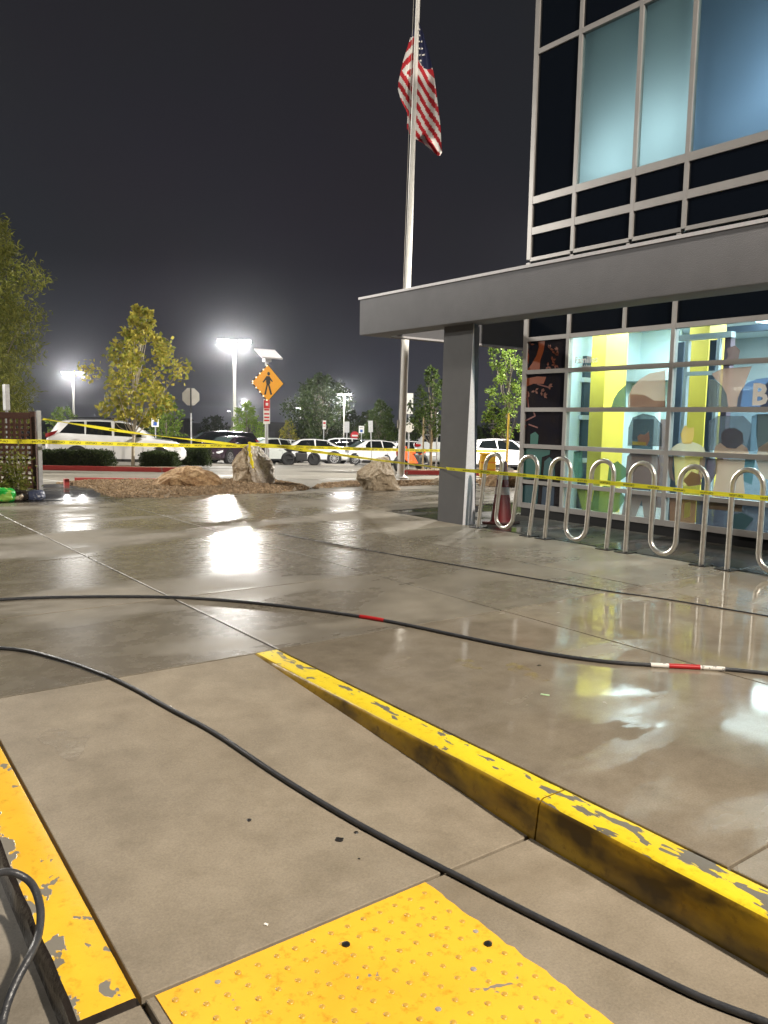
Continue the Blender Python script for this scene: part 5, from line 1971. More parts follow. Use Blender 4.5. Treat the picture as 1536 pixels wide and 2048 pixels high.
def car(label, kind, paint, px, d, heading, group=None, roof_bars=False, bull=False, name=None, wind=None, dz=0.0):
    """heading: degrees turned from facing right across the picture"""
    K = KINDS[kind]
    p_ = on(px, d)
    rz_ = math.atan2(-UX, UY) + R(heading)
    o_ = thing(name or {'suv': 'estate_car', 'saloon': 'saloon_car', 'hatch': 'hatchback_car'}[kind], label, 'car', p_ + Vector((0, 0, dz)), rz_, group)
    sl = math.atan(0.042)
    vdir = Vector((UX, UY, 0))
    # sit on the slope of the lot
    nrm = Vector((UX * 0.042, UY * 0.042, 1)).normalized()
    o_.rotation_mode = 'QUATERNION'
    o_.rotation_quaternion = Vector((0, 0, 1)).rotation_difference(nrm) @ Matrix.Rotation(rz_, 3, 'Z').to_quaternion()
    tab = K['tab']
    xs = sorted(set([t[0] for t in tab] + [tab[0][0] + (tab[-1][0] - tab[0][0]) * i / 26 for i in range(27)]))
    mb_ = MB()
    rings = []
    for x in xs:
        r_ = car_ring(station_lerp(tab, x), x)
        full = [(y, z) for y, z in r_] + [(-y, z) for y, z in r_[-2:0:-1]]
        rings.append([(x, y, z) for y, z in full])
    k_ = len(rings[0])
    for r_ in rings:
        mb_.v += [Vector(q) for q in r_]
    for i in range(len(xs) - 1):
        for j in range(k_):
            a, b_ = i * k_ + j, i * k_ + (j + 1) % k_
            mb_.f.append([a, b_, b_ + k_, a + k_])
            mb_.mi.append(0)
    mb_.f.append(list(range(k_)))
    mb_.f.append([(len(xs) - 1) * k_ + j for j in range(k_)][::-1])
    mb_.mi += [0, 0]
    mb_.build('body', paint, o_, smooth=38)

    def side(x, t, s, push=0.006):
        r_ = car_ring(station_lerp(tab, x), x)
        (y0, z0), (y1, z1) = r_[5], r_[6]
        return Vector((x, s * (y0 + (y1 - y0) * t + push), z0 + (z1 - z0) * t + push * .3))

    for s in (1, -1):
        for (xa0, xa1, xb1, xb0) in K['wins']:
            m2 = MB()
            n_ = 6
            for i in range(n_ + 1):
                f = i / n_
                x0, x1 = xa0 + (xb0 - xa0) * f, xa1 + (xb1 - xa1) * f
                m2.v += [side(x0, .07, s), side(x0 + (x1 - x0) * .5, .52, s, .009), side(x1, .94, s)]
            for i in range(n_):
                for j in (0, 1):
                    a = i * 3 + j
                    m2.f.append([a, a + 3, a + 4, a + 1])
                    m2.mi.append(0)
            m2.build('side_window', M_carglass, o_, smooth=180)
    # screens lie on the loft between roof and cowl
    for nm, (xa, xb), m_ in (('windscreen', K['ws'], wind or M_wind), ('rear_window', K['rw'], M_carglass)):
        m2 = MB()
        for i in range(5):
            x = xa + (xb - xa) * i / 4
            r_ = car_ring(station_lerp(tab, x), x)
            w_ = r_[7][0] * 1.10 if nm == 'windscreen' else r_[7][0] * 1.02
            for y, zz in ((-w_, r_[7][1] - .004), (-w_ * .6, (r_[7][1] + r_[8][1]) / 2 + .006), (0, r_[8][1]), (w_ * .6, (r_[7][1] + r_[8][1]) / 2 + .006), (w_, r_[7][1] - .004)):
                m2.v.append(Vector((x, y, zz + .012)))
        for i in range(4):
            for j in range(4):
                a = i * 5 + j
                m2.f.append([a, a + 5, a + 6, a + 1])
                m2.mi.append(0)
        m2.build(nm, m_, o_, smooth=180)
    wr = K['wr']
    xo = (tab[0][0] + tab[-1][0]) / 2
    for sx in (1, -1):
        for s in (1, -1):
            x = xo + sx * K['wb'] / 2 + (.03 if sx > 0 else 0.06)
            w0 = station_lerp(tab, x)[3]
            c_ = Vector((x, s * (w0 - .19), wr))
            Mx = Matrix.Translation(c_) @ Matrix.Rotation(-s * math.pi / 2, 4, 'X')
            a_ = MB()
            n_ = 20
            a_.add([Vector((x + (wr + .055) * math.cos(6.2832 * i / n_), s * (w0 + .004), wr + (wr + .055) * math.sin(6.2832 * i / n_))) for i in range(n_) if math.sin(6.2832 * i / n_) > -.62], [])
            cnt = len(a_.v)
            a_.v.sort(key=lambda q: math.atan2(q.x - x, -(q.z - wr)) if True else 0)
            a_.f.append(list(range(cnt)))
            a_.mi.append(0)
            a_.build('wheel_arch', M_trimb, o_)
            wheel = MB().lathe([(wr * .66, .19), (wr * .7, .215), (wr * .93, .215), (wr, .18), (wr, .03), (wr * .93, 0), (wr * .6, 0)], 22, None, Mx).build('wheel', M_tyre, o_, smooth=50)
            rim = MB()
            rim.lathe([(wr * .68, .175), (wr * .70, .217), (wr * .63, .217), (wr * .60, .19)], 22, None, Mx)
            for q in range(10):
                an = q * .62832
                rim.bar(Mx @ Vector((wr * .08 * math.cos(an), wr * .08 * math.sin(an), .20)), Mx @ Vector((wr * .65 * math.cos(an), wr * .65 * math.sin(an), .208)), .03, .03)
            rim.lathe([(wr * .14, .18), (wr * .14, .222), (wr * .08, .226)], 10, None, Mx)
            rm = rim.build('rim', M_rim, o_, smooth=40)
            rm.parent = wheel
    xf, xr = tab[-1][0], tab[0][0]
    for s in (1, -1):
        tf = station_lerp(tab, xf - .2)
        MB().add([(xf - .42, s * (station_lerp(tab, xf - .42)[3] + .002), tf[1] - .04), (xf - .18, s * (tf[3] + .004), tf[1] - .10), (xf - .06, s * (station_lerp(tab, xf - .06)[3] * .93 + .004), tf[1] - .14),
                  (xf - .06, s * (station_lerp(tab, xf - .06)[3] * .96 + .004), tf[1] - .23), (xf - .2, s * (tf[3] + .006), tf[1] - .21), (xf - .42, s * (station_lerp(tab, xf - .42)[3] + .006), tf[1] - .13)],
                 [(0, 1, 4, 5), (1, 2, 3, 4)]).build('headlight', M_headl, o_)
        te = station_lerp(tab, xr + .12)
        te = te[:1] + (te[1] + (.20 if kind == 'suv' else 0),) + te[2:]
        MB().add([(xr + .46, s * (station_lerp(tab, xr + .46)[3] * .99 + .006), te[1] - .06 + (.05 if kind == 'suv' else 0)), (xr + .16, s * (te[3] + .0), te[1] - .10), (xr + .02, s * (te[3] * .86), te[1] - .13), (xr - .012, s * (te[3] * .60), te[1] - .14),
                  (xr - .012, s * (te[3] * .60), te[1] - .24), (xr + .02, s * (te[3] * .9), te[1] - .27), (xr + .16, s * (te[3] + .02), te[1] - .25), (xr + .34, s * (station_lerp(tab, xr + .34)[3] + .008), te[1] - .16)],
                 [(0, 1, 6, 7), (1, 2, 5, 6), (2, 3, 4, 5)]).build('tail_light', M_tail, o_)
        xm = K['ws'][1] - .35
        y0 = station_lerp(tab, xm)[4]
        zl = station_lerp(tab, xm)[1]
        MB().box((xm - .10, s * (y0 + .05) - .0, zl + .02), (xm + .08, s * (y0 + .24), zl + .17)).build('mirror', paint, o_, bevel=.03, smooth=50)
        # door seams and handles
        for xx in (K['wins'][0][3] + .03, K['wins'][-1][0] - .03, K['wins'][-1][3] - .05):
            t_ = station_lerp(tab, xx)
            zc = (t_[0] + t_[1]) / 2
            MB().bar((xx, s * (t_[3] + .001), t_[0] + .14), (xx, s * (t_[3] + .0), zc + .1), .012, .006).build('door_seam', M_trimb, o_)
        for xx in (K['wins'][0][3] - .28, K['wins'][-1][0] + .12):
            t_ = station_lerp(tab, xx)
            MB().box((xx - .1, s * t_[3] - .01, t_[1] - .17), (xx + .1, s * t_[3] + s * .02, t_[1] - .13)).build('door_handle', paint, o_)
        if roof_bars:
            MB().tube([(-1.75, s * .64, 1.72), (-1.6, s * .64, 1.80), (-.5, s * .66, 1.825), (.3, s * .65, 1.79), (.5, s * .64, 1.71)], .02, 6).build('roof_rail', M_trimb, o_, smooth=60)
    tf = station_lerp(tab, xf - .03)
    MB().box((xf - .03, -.42, tf[0] + .10), (xf + .015, .42, tf[0] + .26)).build('grille', M_trimb, o_, bevel=.01)
    MB().box((xf + .0155, -.26, tf[0] + .02), (xf + .03, .26, tf[0] + .14)).build('plate', M_plate, o_)
    MB().box((xr - .03, -.26, .62), (xr - .012, .26, .75)).build('plate', M_plate, o_)
    t0 = station_lerp(tab, 0)
    for s in (1, -1):
        MB().box((-K['wb'] / 2 + .5, s * t0[3] - .02, t0[0] - .02), (K['wb'] / 2 - .45, s * t0[3] + .012, t0[0] + .08)).build('sill', M_trimb, o_)
    return o_


PK = 'cars parked in the lot'
car('white estate car with black roof rails side on behind the hedges', 'suv', M_carwhite, 236, 30.5, 17, PK, roof_bars=True)
car('big black four wheel drive behind the octagonal sign', 'suv', M_carblack, 428, 44.0, 205, PK, name='estate_car')
car('dark plum saloon nose on with a pale number plate left of the tall boulder', 'saloon', M_carpurple, 462, 41.5, 248, PK)
car('pale silver green saloon behind the tall boulder', 'saloon', M_carteal, 531, 45.0, 232, PK, wind=mat('pale_windscreen', (0.24, 0.33, 0.30), 0.15))
car('white saloon with big spoked alloy wheels, side on behind the black motorcycle', 'saloon', M_carwhite, 613, 46.3, 194, PK)
car('white car behind the big white saloon, only its roof showing', 'suv', M_carwhite, 672, 60, 190, PK)
car('dark hatchback with a red tail light between the white saloon and the white hatchback', 'hatch', M_carblack, 702, 58, 30, PK)
car('white hatchback showing its black grille, right of the big white saloon', 'hatch', M_carwhite, 735, 47.5, 212, PK)
car('white hatchback behind the flagpole', 'hatch', M_carwhite, 800, 48.5, 205, PK)
car('black saloon behind the orange motorcycle', 'saloon', M_carblack, 838, 57, 200, PK)
car('silver four wheel drive seen from behind left of the canopy column', 'suv', M_carsilver, 880, 44, 75, PK)
car('white hatchback seen between the canopy column and the glass building', 'hatch', M_carwhite, 1000, 38, 20, PK)
car('dark car just right of the white estate car nose', 'saloon', M_carblack, 366, 46, 30, PK)
car('white car far behind the nose of the white estate car', 'hatch', M_carwhite, 366, 60, 25, PK)
car('white car with a pale windscreen between the silver green saloon and the white saloon', 'hatch', M_carwhite, 556, 52, 214, PK, wind=mat('pale_windscreen', (0.24, 0.33, 0.30), 0.15))
car('white car far back behind the silver green saloon', 'saloon', M_carwhite, 470, 58, 195, PK)
car('white four wheel drive far back behind the bike racks', 'suv', M_carwhite, 985, 58, 185, PK)

for px, d, kd, pt, hd, lab in ((590, 64, 'saloon', M_carsilver, 188, 'silver saloon far back above the white saloon bonnet'), (640, 70, 'suv', M_carblack, 185, 'dark four wheel drive far back under the broad dark tree'),
                               (765, 60, 'saloon', M_carwhite, 190, 'white saloon far back between the two white hatchbacks'), (850, 66, 'suv', M_carwhite, 20, 'white four wheel drive far back behind the staked tree'),
                               (405, 62, 'hatch', M_carsilver, 188, 'silver hatchback far back behind the big black four wheel drive'), (330, 64, 'suv', M_carwhite, 15, 'white four wheel drive far back behind the estate car bonnet'),
                               (940, 50, 'saloon', M_carblack, 200, 'dark saloon glimpsed behind the canopy column')):
    car(lab, kd, pt, px, d, hd, PK)


def motorcycle(label, px, d, heading, paint, faired, dz=0.0):
    p_ = on(px, d)
    o_ = thing('motorcycle', label, 'motorcycle', p_ + Vector((0, 0, dz)), math.atan2(-UX, UY) + R(heading))
    for x, w_ in ((-.68, .085), (.70, .06)):
        ring = [(x + .285 * math.cos(6.2832 * i / 24), 0, .32 + .285 * math.sin(6.2832 * i / 24)) for i in range(24)]
        t_ = MB().tube(ring, w_ * 1.15, 8, closed=True).build('wheel', M_tyre, o_, smooth=60)
        rm = MB()
        rm.lathe([(.2, -.02), (.2, .02)], 16, None, Matrix.Translation((x, 0, .32)) @ Matrix.Rotation(math.pi / 2, 4, 'X'))
        rm.tube([(x + .21 * math.cos(6.2832 * i / 24), 0, .32 + .21 * math.sin(6.2832 * i / 24)) for i in range(24)], .016, 6, closed=True)
        for q in range(6):
            an = q * 1.0472
            rm.bar((x, 0, .32), (x + .21 * math.cos(an), 0, .32 + .21 * math.sin(an)), .025, .03)
        r2 = rm.build('rim', M_trimb, o_)
        r2.parent = t_
    for s in (-.07, .07):
        MB().cyl((.70, s, .32), (.46, s, .92), .027, 8).build('fork', M_chrome, o_)
        MB().bar((-.68, s * 1.5, .32), (-.15, s * 1.3, .42), .035, .06).build('swing_arm', M_trimb, o_)
    MB().tube([(.44, -.36, .98), (.50, -.2, 1.04), (.48, 0, 1.0), (.50, .2, 1.04), (.44, .36, .98)], .016, 6).build('handlebar', M_trimb, o_)
    MB().box((-.30, -.20, .24), (.32, .20, .66)).build('engine', mat('dark_engine_metal', (0.05, 0.05, 0.052), 0.4, metal=.6), o_, bevel=.05)
    # tank, seat, tail as lofted bodies
    tk = MB()
    prof = [(-.16, .10, .66, .80), (-.05, .15, .66, .88), (.15, .17, .64, .93), (.30, .14, .66, .92), (.40, .07, .72, .86)]
    for x, w_, z0, z1 in prof:
        tk.v += [Vector((x, w_ * math.cos(a), (z0 + z1) / 2 + (z1 - z0) / 2 * math.sin(a))) for a in [6.2832 * i / 10 for i in range(10)]]
    for i in range(4):
        for j in range(10):
            tk.f.append([i * 10 + j, i * 10 + (j + 1) % 10, (i + 1) * 10 + (j + 1) % 10, (i + 1) * 10 + j])
            tk.mi.append(0)
    tk.f += [list(range(10)), [40 + j for j in range(10)][::-1]]
    tk.mi += [0, 0]
    tk.build('tank', paint, o_, smooth=60)
    MB().prism([(-.78, -.11, .80), (-.55, -.12, .74), (-.16, -.12, .72), (-.16, -.12, .80), (-.42, -.12, .82), (-.80, -.11, .90)], (0, .23, 0)).build('seat', M_trimb, o_, bevel=.02, smooth=50)
    MB().prism([(-.95, -.06, .86), (-.78, -.08, .72), (-.5, -.09, .66), (-.5, -.09, .74), (-.8, -.08, .84)], (0, .15, 0)).build('tail_fairing', paint, o_, bevel=.02)
    MB().lathe([(.10, 0), (.10, .05), (.06, .11)], 12, None, Matrix.Translation((.56, 0, .86)) @ Matrix.Rotation(-math.pi / 2, 4, 'Y')).build('headlight', M_headl, o_, smooth=50)
    MB().tube([(.1, .16, .3), (-.2, .19, .26), (-.75, .2, .34)], [.03, .04, .05], 8).build('exhaust', M_chrome, o_, smooth=60)
    MB().prism([(.48, -.05, .60), (.72, -.05, .68), (.96, -.05, .52), (.93, -.05, .50), (.72, -.05, .64), (.52, -.05, .56)], (0, .1, 0)).build('front_mudguard', paint, o_)
    for s in (-1, 1):
        MB().bar((.42, s * .3, 1.02), (.38, s * .38, 1.16), .015, .015).box((.36, s * .38 - .05, 1.13), (.39, s * .38 + .05, 1.2)).build('mirror', M_trimb, o_)
    if faired:
        for s in (-1, 1):
            MB().prism([(.62, s * .20, .84), (.78, s * .12, .78), (.66, s * .17, .55), (.42, s * .24, .36), (-.12, s * .24, .34), (.02, s * .25, .50), (.22, s * .25, .70), (.30, s * .22, .82)],
                       (0, s * .03, 0)).build('side_fairing', paint, o_, bevel=.008)
        MB().prism([(.82, -.13, .80), (.62, -.16, .98), (.46, -.14, 1.05), (.44, -.12, .86)], (0, .28, 0)).build('nose_fairing', paint, o_, bevel=.03)
    return o_


motorcycle('black motorcycle parked in front of the white saloon', 602, 43.2, 12, mat('black_tank_paint', (0.012, 0.012, 0.014), 0.2, coat=1), False)
motorcycle('orange sports motorcycle parked beside the flagpole behind the red kerb', 822, 32.5, 228, mat('orange_fairing', (0.75, 0.09, 0.012), 0.3, coat=1), True, 0.0)

o = thing('yellow_barrier', 'yellow plastic barrier behind the first bike rack beside the column', 'barrier', on(974, 27.2), math.atan2(-UX, UY))
M_yb = mat('yellow_plastic', (0.72, 0.42, 0.02), 0.5, c2=(0.6, 0.34, 0.02), scale=5)
MB().box((-.25, -.22, 0), (.25, .22, .78)).build('barrier_body', M_yb, o, bevel=.05)
MB().box((-.27, -.24, .78), (.27, .24, .84)).build('barrier_lid', M_yb, o, bevel=.02)
for z in (.25, .5):
    MB().box((-.255, -.232, z), (.255, -.221, z + .05)).build('barrier_rib', mat('orange_plastic', (0.62, 0.20, 0.015), 0.5), o)

# ------------------------------------------------------------------ signs
M_signback = mat('bare_aluminium_sign', (0.72, 0.70, 0.66), 0.5, c2=(0.64, 0.62, 0.58), scale=3)
M_signwhite = mat('white_sign_sheet', (0.76, 0.76, 0.74), 0.45)
M_signred = mat('red_sign_sheet', (0.52, 0.02, 0.025), 0.45)
M_signblue = mat('blue_sign_sheet', (0.02, 0.09, 0.38), 0.45)
M_signyellow = mat('amber_sign_sheet', (0.80, 0.36, 0.012), 0.45)
M_ink = mat('black_sign_ink', (0.012, 0.012, 0.013), 0.5)
FACE = math.atan2(-UX, UY)    # local x runs right across the picture, local -y faces the camera


def sign(label, px, d, h_, turn=0.0, name='sign', cat='sign', post_r=0.03, post_m=None, group=None, island_=False, dz=0.0):
    o_ = thing(name, label, cat, on(px, d) + Vector((0, 0, dz)), FACE + R(turn), group)
    MB().cyl((0, 0, -0.1), (0, 0, h_), post_r, 8).build('post_tube', post_m or M_galv, o_, smooth=60)
    return o_


def panel(o_, w, h_, z, m_, name='sign_panel', y=-0.05, t=0.006, x=0.0):
    return MB().box((x - w / 2, y - t, z - h_ / 2), (x + w / 2, y, z + h_ / 2)).build(name, m_, o_, bevel=min(w, h_) * .06 if False else None)


def words(o_, s, size, x, y, z, m_):
    return lettering(s, size, axes((x, y, z), (1, 0, 0), (0, 0, 1), (0, -1, 0)), m_, o_, bold=size * .03)


def octagon(r_):
    return [(r_ * math.cos(R(22.5 + 45 * i)), r_ * math.sin(R(22.5 + 45 * i))) for i in range(8)]


# back of a stop sign
o = sign('bare pale back of an octagonal sign on a post at the hedge', 383, 33.0, 3.2, 0, 'stop_sign', post_m=M_black)
MB().prism([(x - .01, 0.032, 2.86 + z) for x, z in octagon(.375)], (0, .006, 0)).build('sign_panel', M_signback, o)
MB().cyl((0, -.001, -.1), (0, -.001, 2.2), .032, 8).build('post_sleeve', M_galv, o, smooth=60)
# pedestrian crossing beacon
TURN = 38
o = sign('amber pedestrian crossing sign with border lights under a solar panel', 533, 24.0, 3.42, TURN, 'crossing_sign', post_r=.05)
r_ = .545
cz = 2.75
dia = [(0, r_), (r_, 0), (0, -r_), (-r_, 0)]
MB().prism([(x * 1.03, -.055, cz + z * 1.03) for x, z in dia], (0, -.006, 0)).build('sign_border', M_ink, o)
MB().prism([(x * .965, -.0625, cz + z * .965) for x, z in dia], (0, -.004, 0)).build('sign_panel', M_signyellow, o)
wk = MB()
yk = -.0675
wk.add([(.03 + .05 * math.cos(6.2832 * i / 10), yk, cz + .27 + .055 * math.sin(6.2832 * i / 10)) for i in range(10)], [tuple(range(10))])
for pts in ([(-.05, .20), (.07, .20), (.09, .0), (.05, -.05), (-.04, -.05), (-.06, .05)], [(-.05, .19), (-.17, .03), (-.15, .0), (-.02, .12)], [(.06, .19), (.17, .06), (.15, .03), (.05, .11)],
            [(-.04, -.04), (.01, -.04), (-.06, -.34), (-.12, -.34)], [(.0, -.04), (.06, -.04), (.15, -.33), (.09, -.34)]):
    wk.add([(x, yk, cz + z) for x, z in pts], [tuple(range(len(pts)))])
wk.build('walking_figure', M_ink, o)
M_led = emitter('sign_light', (1.0, 0.85, 0.6), 2.2)
for i in range(9):
    f = (i + .5) / 9
    for (xa, za), (xb, zb) in ((dia[3], dia[0]), (dia[3], dia[2])):
        x, z = xa + (xb - xa) * f, za + (zb - za) * f
        MB().lathe([(.022, 0), (.022, .012), (.012, .018)], 8, None, Matrix.Translation((x * .97, -.062, cz + z * .97)) @ Matrix.Rotation(math.pi / 2, 4, 'X')).build('border_light', M_led if i % 2 == 0 else M_ink, o)
MB().prism([(-.34, -.35, 3.47), (.34, -.35, 3.47), (.34, .12, 3.74), (-.34, .12, 3.74)], (0, .02, -.04)).build('solar_panel', M_pale_trim, o)
MB().prism([(-.12, -.30, 3.440), (.28, -.30, 3.440), (.28, .09, 3.664), (-.12, .09, 3.664)], (0, .004, -.008)).build('panel_underside', M_black, o)
MB().box((-.09, -.08, 3.36), (.12, .10, 3.54)).build('control_box', M_galv, o, bevel=.01)
panel(o, .22, .72, 1.92, M_signwhite, 'lower_sign', -.055, x=-.03)
panel(o, .20, .24, 2.13, M_signred, 'red_square', -.062, x=-.03)
panel(o, .08, .08, 2.13, M_signwhite, 'white_square', -.069, x=-.03)
for z in (1.97, 1.85, 1.75, 1.66):
    panel(o, .17, .045, z, M_signred, 'print_bar', -.062, x=-.03, t=.003)


def park_sign(label, px, d, z, w, h_, turn=0, m_=None, glyph=None):
    o_ = sign(label, px, d, z + h_ / 2, turn, 'parking_sign', group=None)
    panel(o_, w, h_, z, m_ or M_signwhite)
    if glyph == 'access':
        panel(o_, w * .5, w * .5, z - h_ * .18, M_signblue, 'blue_square', -.057)
        panel(o_, w * .7, .03, z + h_ * .25, M_ink, 'print_bar', -.057, t=.003)
    elif glyph == 'red':
        panel(o_, w * .7, h_ * .22, z + h_ * .2, M_signred, 'red_square', -.057)
        panel(o_, w * .7, .03, z - h_ * .15, M_signred, 'print_bar', -.057, t=.003)
    elif glyph == 'walk':
        f = MB()
        f.add([(.02 + .04 * math.cos(6.2832 * i / 8), -.0575, z + .10 + .045 * math.sin(6.2832 * i / 8)) for i in range(8)], [tuple(range(8))])
        for pts in ([(-.05, .05), (.06, .05), (.06, -.10), (-.04, -.10)], [(-.04, -.1), (.01, -.1), (-.06, -.30), (-.11, -.30)], [(.0, -.1), (.06, -.1), (.12, -.30), (.07, -.30)], [(-.05, .05), (-.13, -.08), (-.1, -.1), (-.03, -.01)]):
            f.add([(x, -.0575, z + q) for x, q in pts], [tuple(range(len(pts)))])
        f.build('walking_figure', M_ink, o_)
    return o_


park_sign('small white parking sign right of the young tree over the car roofs', 312, 40, 2.05, .36, .48, 0, None, 'access')
park_sign('narrow parking sign with a red square above the roof of the white saloon', 647, 52, 2.45, .26, .56, 40, None, 'red')
park_sign('grey backed parking sign in front of the white hatchback', 693, 46, 2.15, .27, .62, 0, M_galv)
park_sign('white parking sign with a blue square over the white hatchback', 722, 56, 2.3, .36, .5, 0, None, 'access')
park_sign('grey parking sign on a leaning post behind the grey boulder', 744, 44, 2.15, .24, .62, 0, M_galv).rotation_euler[1] = -0.05
o = sign('round red and white no entry sign far back between the cars', 709, 62, 1.95, 0, 'no_entry_sign', post_m=M_redkerb)
MB().lathe([(.33, 0), (.33, .006)], 18, None, Matrix.Translation((0, -.05, 1.95)) @ Matrix.Rotation(math.pi / 2, 4, 'X')).build('sign_panel', M_signred, o)
panel(o, .44, .12, 1.95, M_signwhite, 'white_bar', -.0565, .004)
o = park_sign('white walking figure sign right of the flagpole', 816, 31, 2.62, .26, .78, 10, None, 'walk')
MB().prism([(x, -.04, 1.72 + z) for x, z in octagon(.2)], (0, .006, 0)).build('sign_panel', M_signback, o)
park_sign('narrow white sign far back under the twin lamp by the broad dark tree', 684, 70, 2.3, .22, .9, 0)

# ------------------------------------------------------------------ lamp posts
M_lamp = emitter('lamp_lens', (0.96, 0.98, 1.0), 22)
M_lamp_far = emitter('far_lamp_lens', (0.90, 0.97, 1.0), 14)
M_pole = mat('pale_lamp_pole', (0.55, 0.54, 0.50), 0.5)


def lamp_post(label, px, d, y_head, heads, power, lens, turn=0.0, r_=.11, spread=.75, hs=1.0):
    b_ = on(px, d)
    top = at(px, y_head, d)
    h_ = top.z - b_.z
    o_ = thing('lamp_post', label, 'lamp post', b_, FACE + R(turn), 'lamp posts of the lot')
    MB().tube([(0, 0, -.2), (0, 0, h_ + .05)], [r_, r_ * .8], 8).build('pole', M_pole, o_, smooth=60)
    for s in heads:
        MB().bar((0, 0, h_), (s * spread * .62, 0, h_ + .02), .06, .06).build('arm', M_pole, o_)
        x0 = s * spread
        hd = MB().box((x0 - .36 * hs, -.2 * hs, h_ - .02), (x0 + .36 * hs, .2 * hs, h_ + .10)).build('lamp_head', M_pole, o_, bevel=.03)
        ln = MB().add([(x0 - .30 * hs, -.20 * hs, h_ + .02), (x0 + .30 * hs, -.20 * hs, h_ + .02), (x0 + .28 * hs, -.13 * hs, h_ - .10 * hs), (x0 - .28 * hs, -.13 * hs, h_ - .10 * hs),
                       (x0 - .28 * hs, .15 * hs, h_ - .10 * hs), (x0 + .28 * hs, .15 * hs, h_ - .10 * hs), (x0 - .3 * hs, .2 * hs, h_ - .021), (x0 + .3 * hs, .2 * hs, h_ - .021)],
                      [(0, 1, 2, 3), (3, 2, 5, 4), (4, 5, 7, 6)]).build('lens', lens, o_)
        ln.parent = hd
        if power:
            c_ = o_.matrix_basis @ Vector((x0, -.1, h_ - .28))
            lamp('lot_lamp_or_added_light', 'POINT', c_, power, (1.0, 0.97, 0.92), 0.25)
    return o_


lamp_post('tall twin headed lamp post glaring over the middle of the lot', 469.5, 60, 684, (-1, 1), 3600, M_lamp, 0, .13, .80, 1.25)
lamp_post('twin headed lamp post at the left beyond the white estate car', 149, 95, 746, (-1, 1), 3600, M_lamp, 0, .14, .85, 1.3)
lamp_post('far lamp post just right of the tall twin headed one', 486, 190, 803, (0.5,), 9000, M_lamp_far, 0, .14, .5, 1.6)
lamp_post('far single headed lamp post left of the broad dark tree', 601, 150, 816, (-1,), 2500, M_lamp_far, 0, .12, .7, 1.1)
lamp_post('far twin headed lamp post in front of the broad dark tree', 687, 62, 790, (-1, 1), 700, M_lamp_far, 0, .05, .36, .36)
lamp_post('far lamp post left of the tall twin headed one', 463, 175, 822, (-1,), 0, M_lamp_far, 0, .12, .6, 1.0)

# low dark buildings on the horizon
M_far = mat('far_dark_wall', (0.035, 0.033, 0.033), 0.8)
M_farpale = mat('far_pale_roof', (0.20, 0.22, 0.22), 0.7)
for px, d, w, h_, lab in ((344, 120, 3.6, 4.4, 'small dark hut far off beside the octagonal sign post'), (545, 130, 8, 4.0, 'low dark building far off behind the crossing sign post'), (828, 95, 3.2, 3.2, 'little gabled kiosk far off right of the flagpole')):
    p = on(px, d)
    o = thing('far_building', lab, 'building', p, FACE)
    MB().box((-w / 2, 0, -0.3), (w / 2, 5, h_ * .8)).build('wall', M_far, o)
    MB().prism([(-w / 2 - .3, -.3, h_ * .8), (w / 2 + .3, -.3, h_ * .8), (w / 2, -.2, h_ * .9), (-w / 2, -.2, h_ * .9)], (0, 5.6, 0)).build('roof', M_farpale if 'kiosk' in lab else M_far, o)
    MB().box((-w * .2, -.02, 0), (w * .05, -.004, 2.1)).build('door', M_shell, o)

# ------------------------------------------------------------------ yellow caution tape
M_tape = leafmat('yellow_tape', (0.90, 0.80, 0.05), (0.90, 0.80, 0.05), 0.4)
M_tape_ink = mat('tape_ink', (0.05, 0.04, 0.015), 0.5)


def tape(label, pts3, w, word_gap, up=None, twist=None, size=0.052, flip=True, word='CAUTION'):
    """ribbon hung along 3-D points, printing repeated along it"""
    path_ = smooth_path(pts3, 10)
    o_ = thing('caution_tape', label, 'caution tape', path_[0])
    o0 = path_[0]
    mb_ = MB()
    n_ = len(path_)
    fr = []
    acc = 0
    for i, p_ in enumerate(path_):
        t_ = (path_[min(i + 1, n_ - 1)] - path_[max(i - 1, 0)]).normalized()
        u_ = Vector((0, 0, 1))
        u_ = (u_ - t_ * u_.dot(t_)).normalized()
        nrm = t_.cross(u_).normalized()
        an = twist(i / (n_ - 1)) if twist else 0.18 * math.sin(i * .37)
        u2 = u_ * math.cos(an) + nrm * math.sin(an)
        if i:
            acc += (p_ - path_[i - 1]).length
        fr.append((p_, t_, u2, acc))
        mb_.v += [p_ - o0 + u2 * w / 2, p_ - o0 - u2 * w / 2]
    for i in range(n_ - 1):
        mb_.f.append([2 * i, 2 * i + 1, 2 * i + 3, 2 * i + 2])
        mb_.mi.append(0)
    mb_.build('ribbon', M_tape, o_, smooth=180)
    # printing
    me0 = text_mesh(word, size, 0.001)
    wtx = max(v.co.x for v in me0.vertices) - min(v.co.x for v in me0.vertices)
    s_ = word_gap * .5
    while s_ < fr[-1][3] - wtx / 2:
        k_ = next(i for i, q in enumerate(fr) if q[3] >= s_)
        a_, b_ = fr[k_ - 1], fr[k_]
        f = (s_ - a_[3]) / max(1e-6, b_[3] - a_[3])
        c_ = a_[0].lerp(b_[0], f)
        t_ = (b_[0] - a_[0]).normalized()
        u_ = a_[2].lerp(b_[2], f)
        u_ = (u_ - t_ * u_.dot(t_)).normalized()
        n2 = t_.cross(u_).normalized()
        if n2.dot(CAM - c_) < 0:
            n2 = -n2
        me = me0.copy()
        x_ = -t_ if flip else t_           # seen from the back the printing reads mirrored
        me.transform(axes(c_ - o0 + n2 * .004, x_, u_, n2))
        me.materials.clear()
        me.materials.append(M_tape_ink)
        q = bpy.data.objects.new('lettering', me)
        col.objects.link(q)
        q.parent = o_
        s_ += word_gap
    return o_


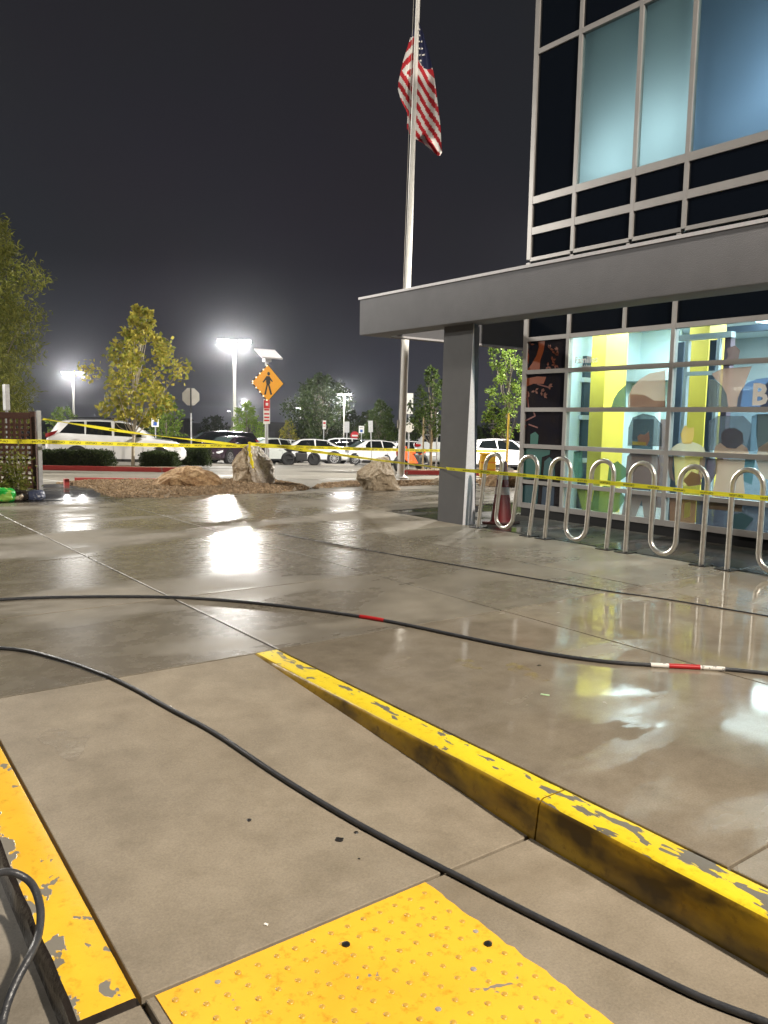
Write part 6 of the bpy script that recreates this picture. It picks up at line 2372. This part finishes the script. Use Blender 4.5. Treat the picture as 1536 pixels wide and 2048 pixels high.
# A: from beyond the fence past the post, over the lot to a stake on the right-hand island
ptsA = [at(-60, 880, 13.3), at(30, 883, 13.35), at(84, 883.5, 13.36), at(200, 887, 14.3), at(330, 890.5, 15.4), at(470, 892, 16.3), at(540, 892.5, 17), at(640, 895.5, 18.3), at(740, 898.5, 19.2), at(870, 901, 22.5), at(960, 902, 26.5), at(1012, 902, 28.8)]
tape('long straight strip of yellow caution tape across the whole lot', ptsA, .070, .33)
ptsC = [at(86, 838, 13.36), at(170, 851, 14.0), at(270, 866, 14.8), at(390, 880, 15.7), at(470, 889, 16.2), at(496, 893, 16.35)]
tape('upper strip of yellow caution tape sagging from the metal post to the tall boulder', ptsC, .055, .9, twist=lambda f: .9 + .5 * math.sin(f * 16), size=.035)
ptsB = [at(500, 888, 16.2), at(560, 893, 16.2), at(600, 899, 16.0), at(660, 907, 15.6), at(740, 918, 14.6), at(820, 928, 12.6), at(893, 937, 10.40)]
tape('lower strip of yellow caution tape from the tall boulder to the canopy column', ptsB, .07, .42, twist=lambda f: .25 + 1.0 * f, size=.045)
e0 = at(893, 937, 10.40)
ptsB2 = [e0, Vector((7.075, 7.835, e0.z + .0)), at(1000, 946.5, 9.62), at(1120, 957, 8.85), at(1260, 970, 8.10), at(1400, 984, 7.42), at(1536, 997, 6.85), at(1640, 1008, 6.45)]
ptsB2[1] = at(928, 940.5, 10.05)
tape('yellow caution tape stretched along the front of the bike racks', ptsB2, .05, .30, twist=lambda f: .55 + .12 * math.sin(f * 20), size=.030)
# short knot of tape round the tall boulder
kn = [at(500, 884, 16.1), at(499, 900, 16.08), at(502, 916, 16.05), at(506, 936, 16.0)]
o = thing('tape_knot', 'short knotted end of yellow tape hanging down the tall boulder', 'caution tape', kn[0])
MB().tube([p - kn[0] for p in smooth_path(kn, 5)], [.028 + .012 * math.sin(i * 1.7) for i in range(16)], 6).build('ribbon', M_tape, o, smooth=60)

# ------------------------------------------------------------------ haze added for the bloom halos round the lamps
m_h, nt_h, out_h = nodes_of('lamp_glow_haze')
pv = nt_h.nodes.new('ShaderNodeVolumePrincipled')
pv.inputs['Color'].default_value = (0.9, 0.92, 1.0, 1)
pv.inputs['Density'].default_value = 0.00052
pv.inputs['Anisotropy'].default_value = 0.965
nt_h.links.new(pv.outputs[0], out_h.inputs['Volume'])
o = MB().box((-950, -950, -6.5), (950, 950, 15.0)).build('added_glow_haze', m_h)
o['kind'] = 'stuff'
scene.cycles.volume_bounces = 0
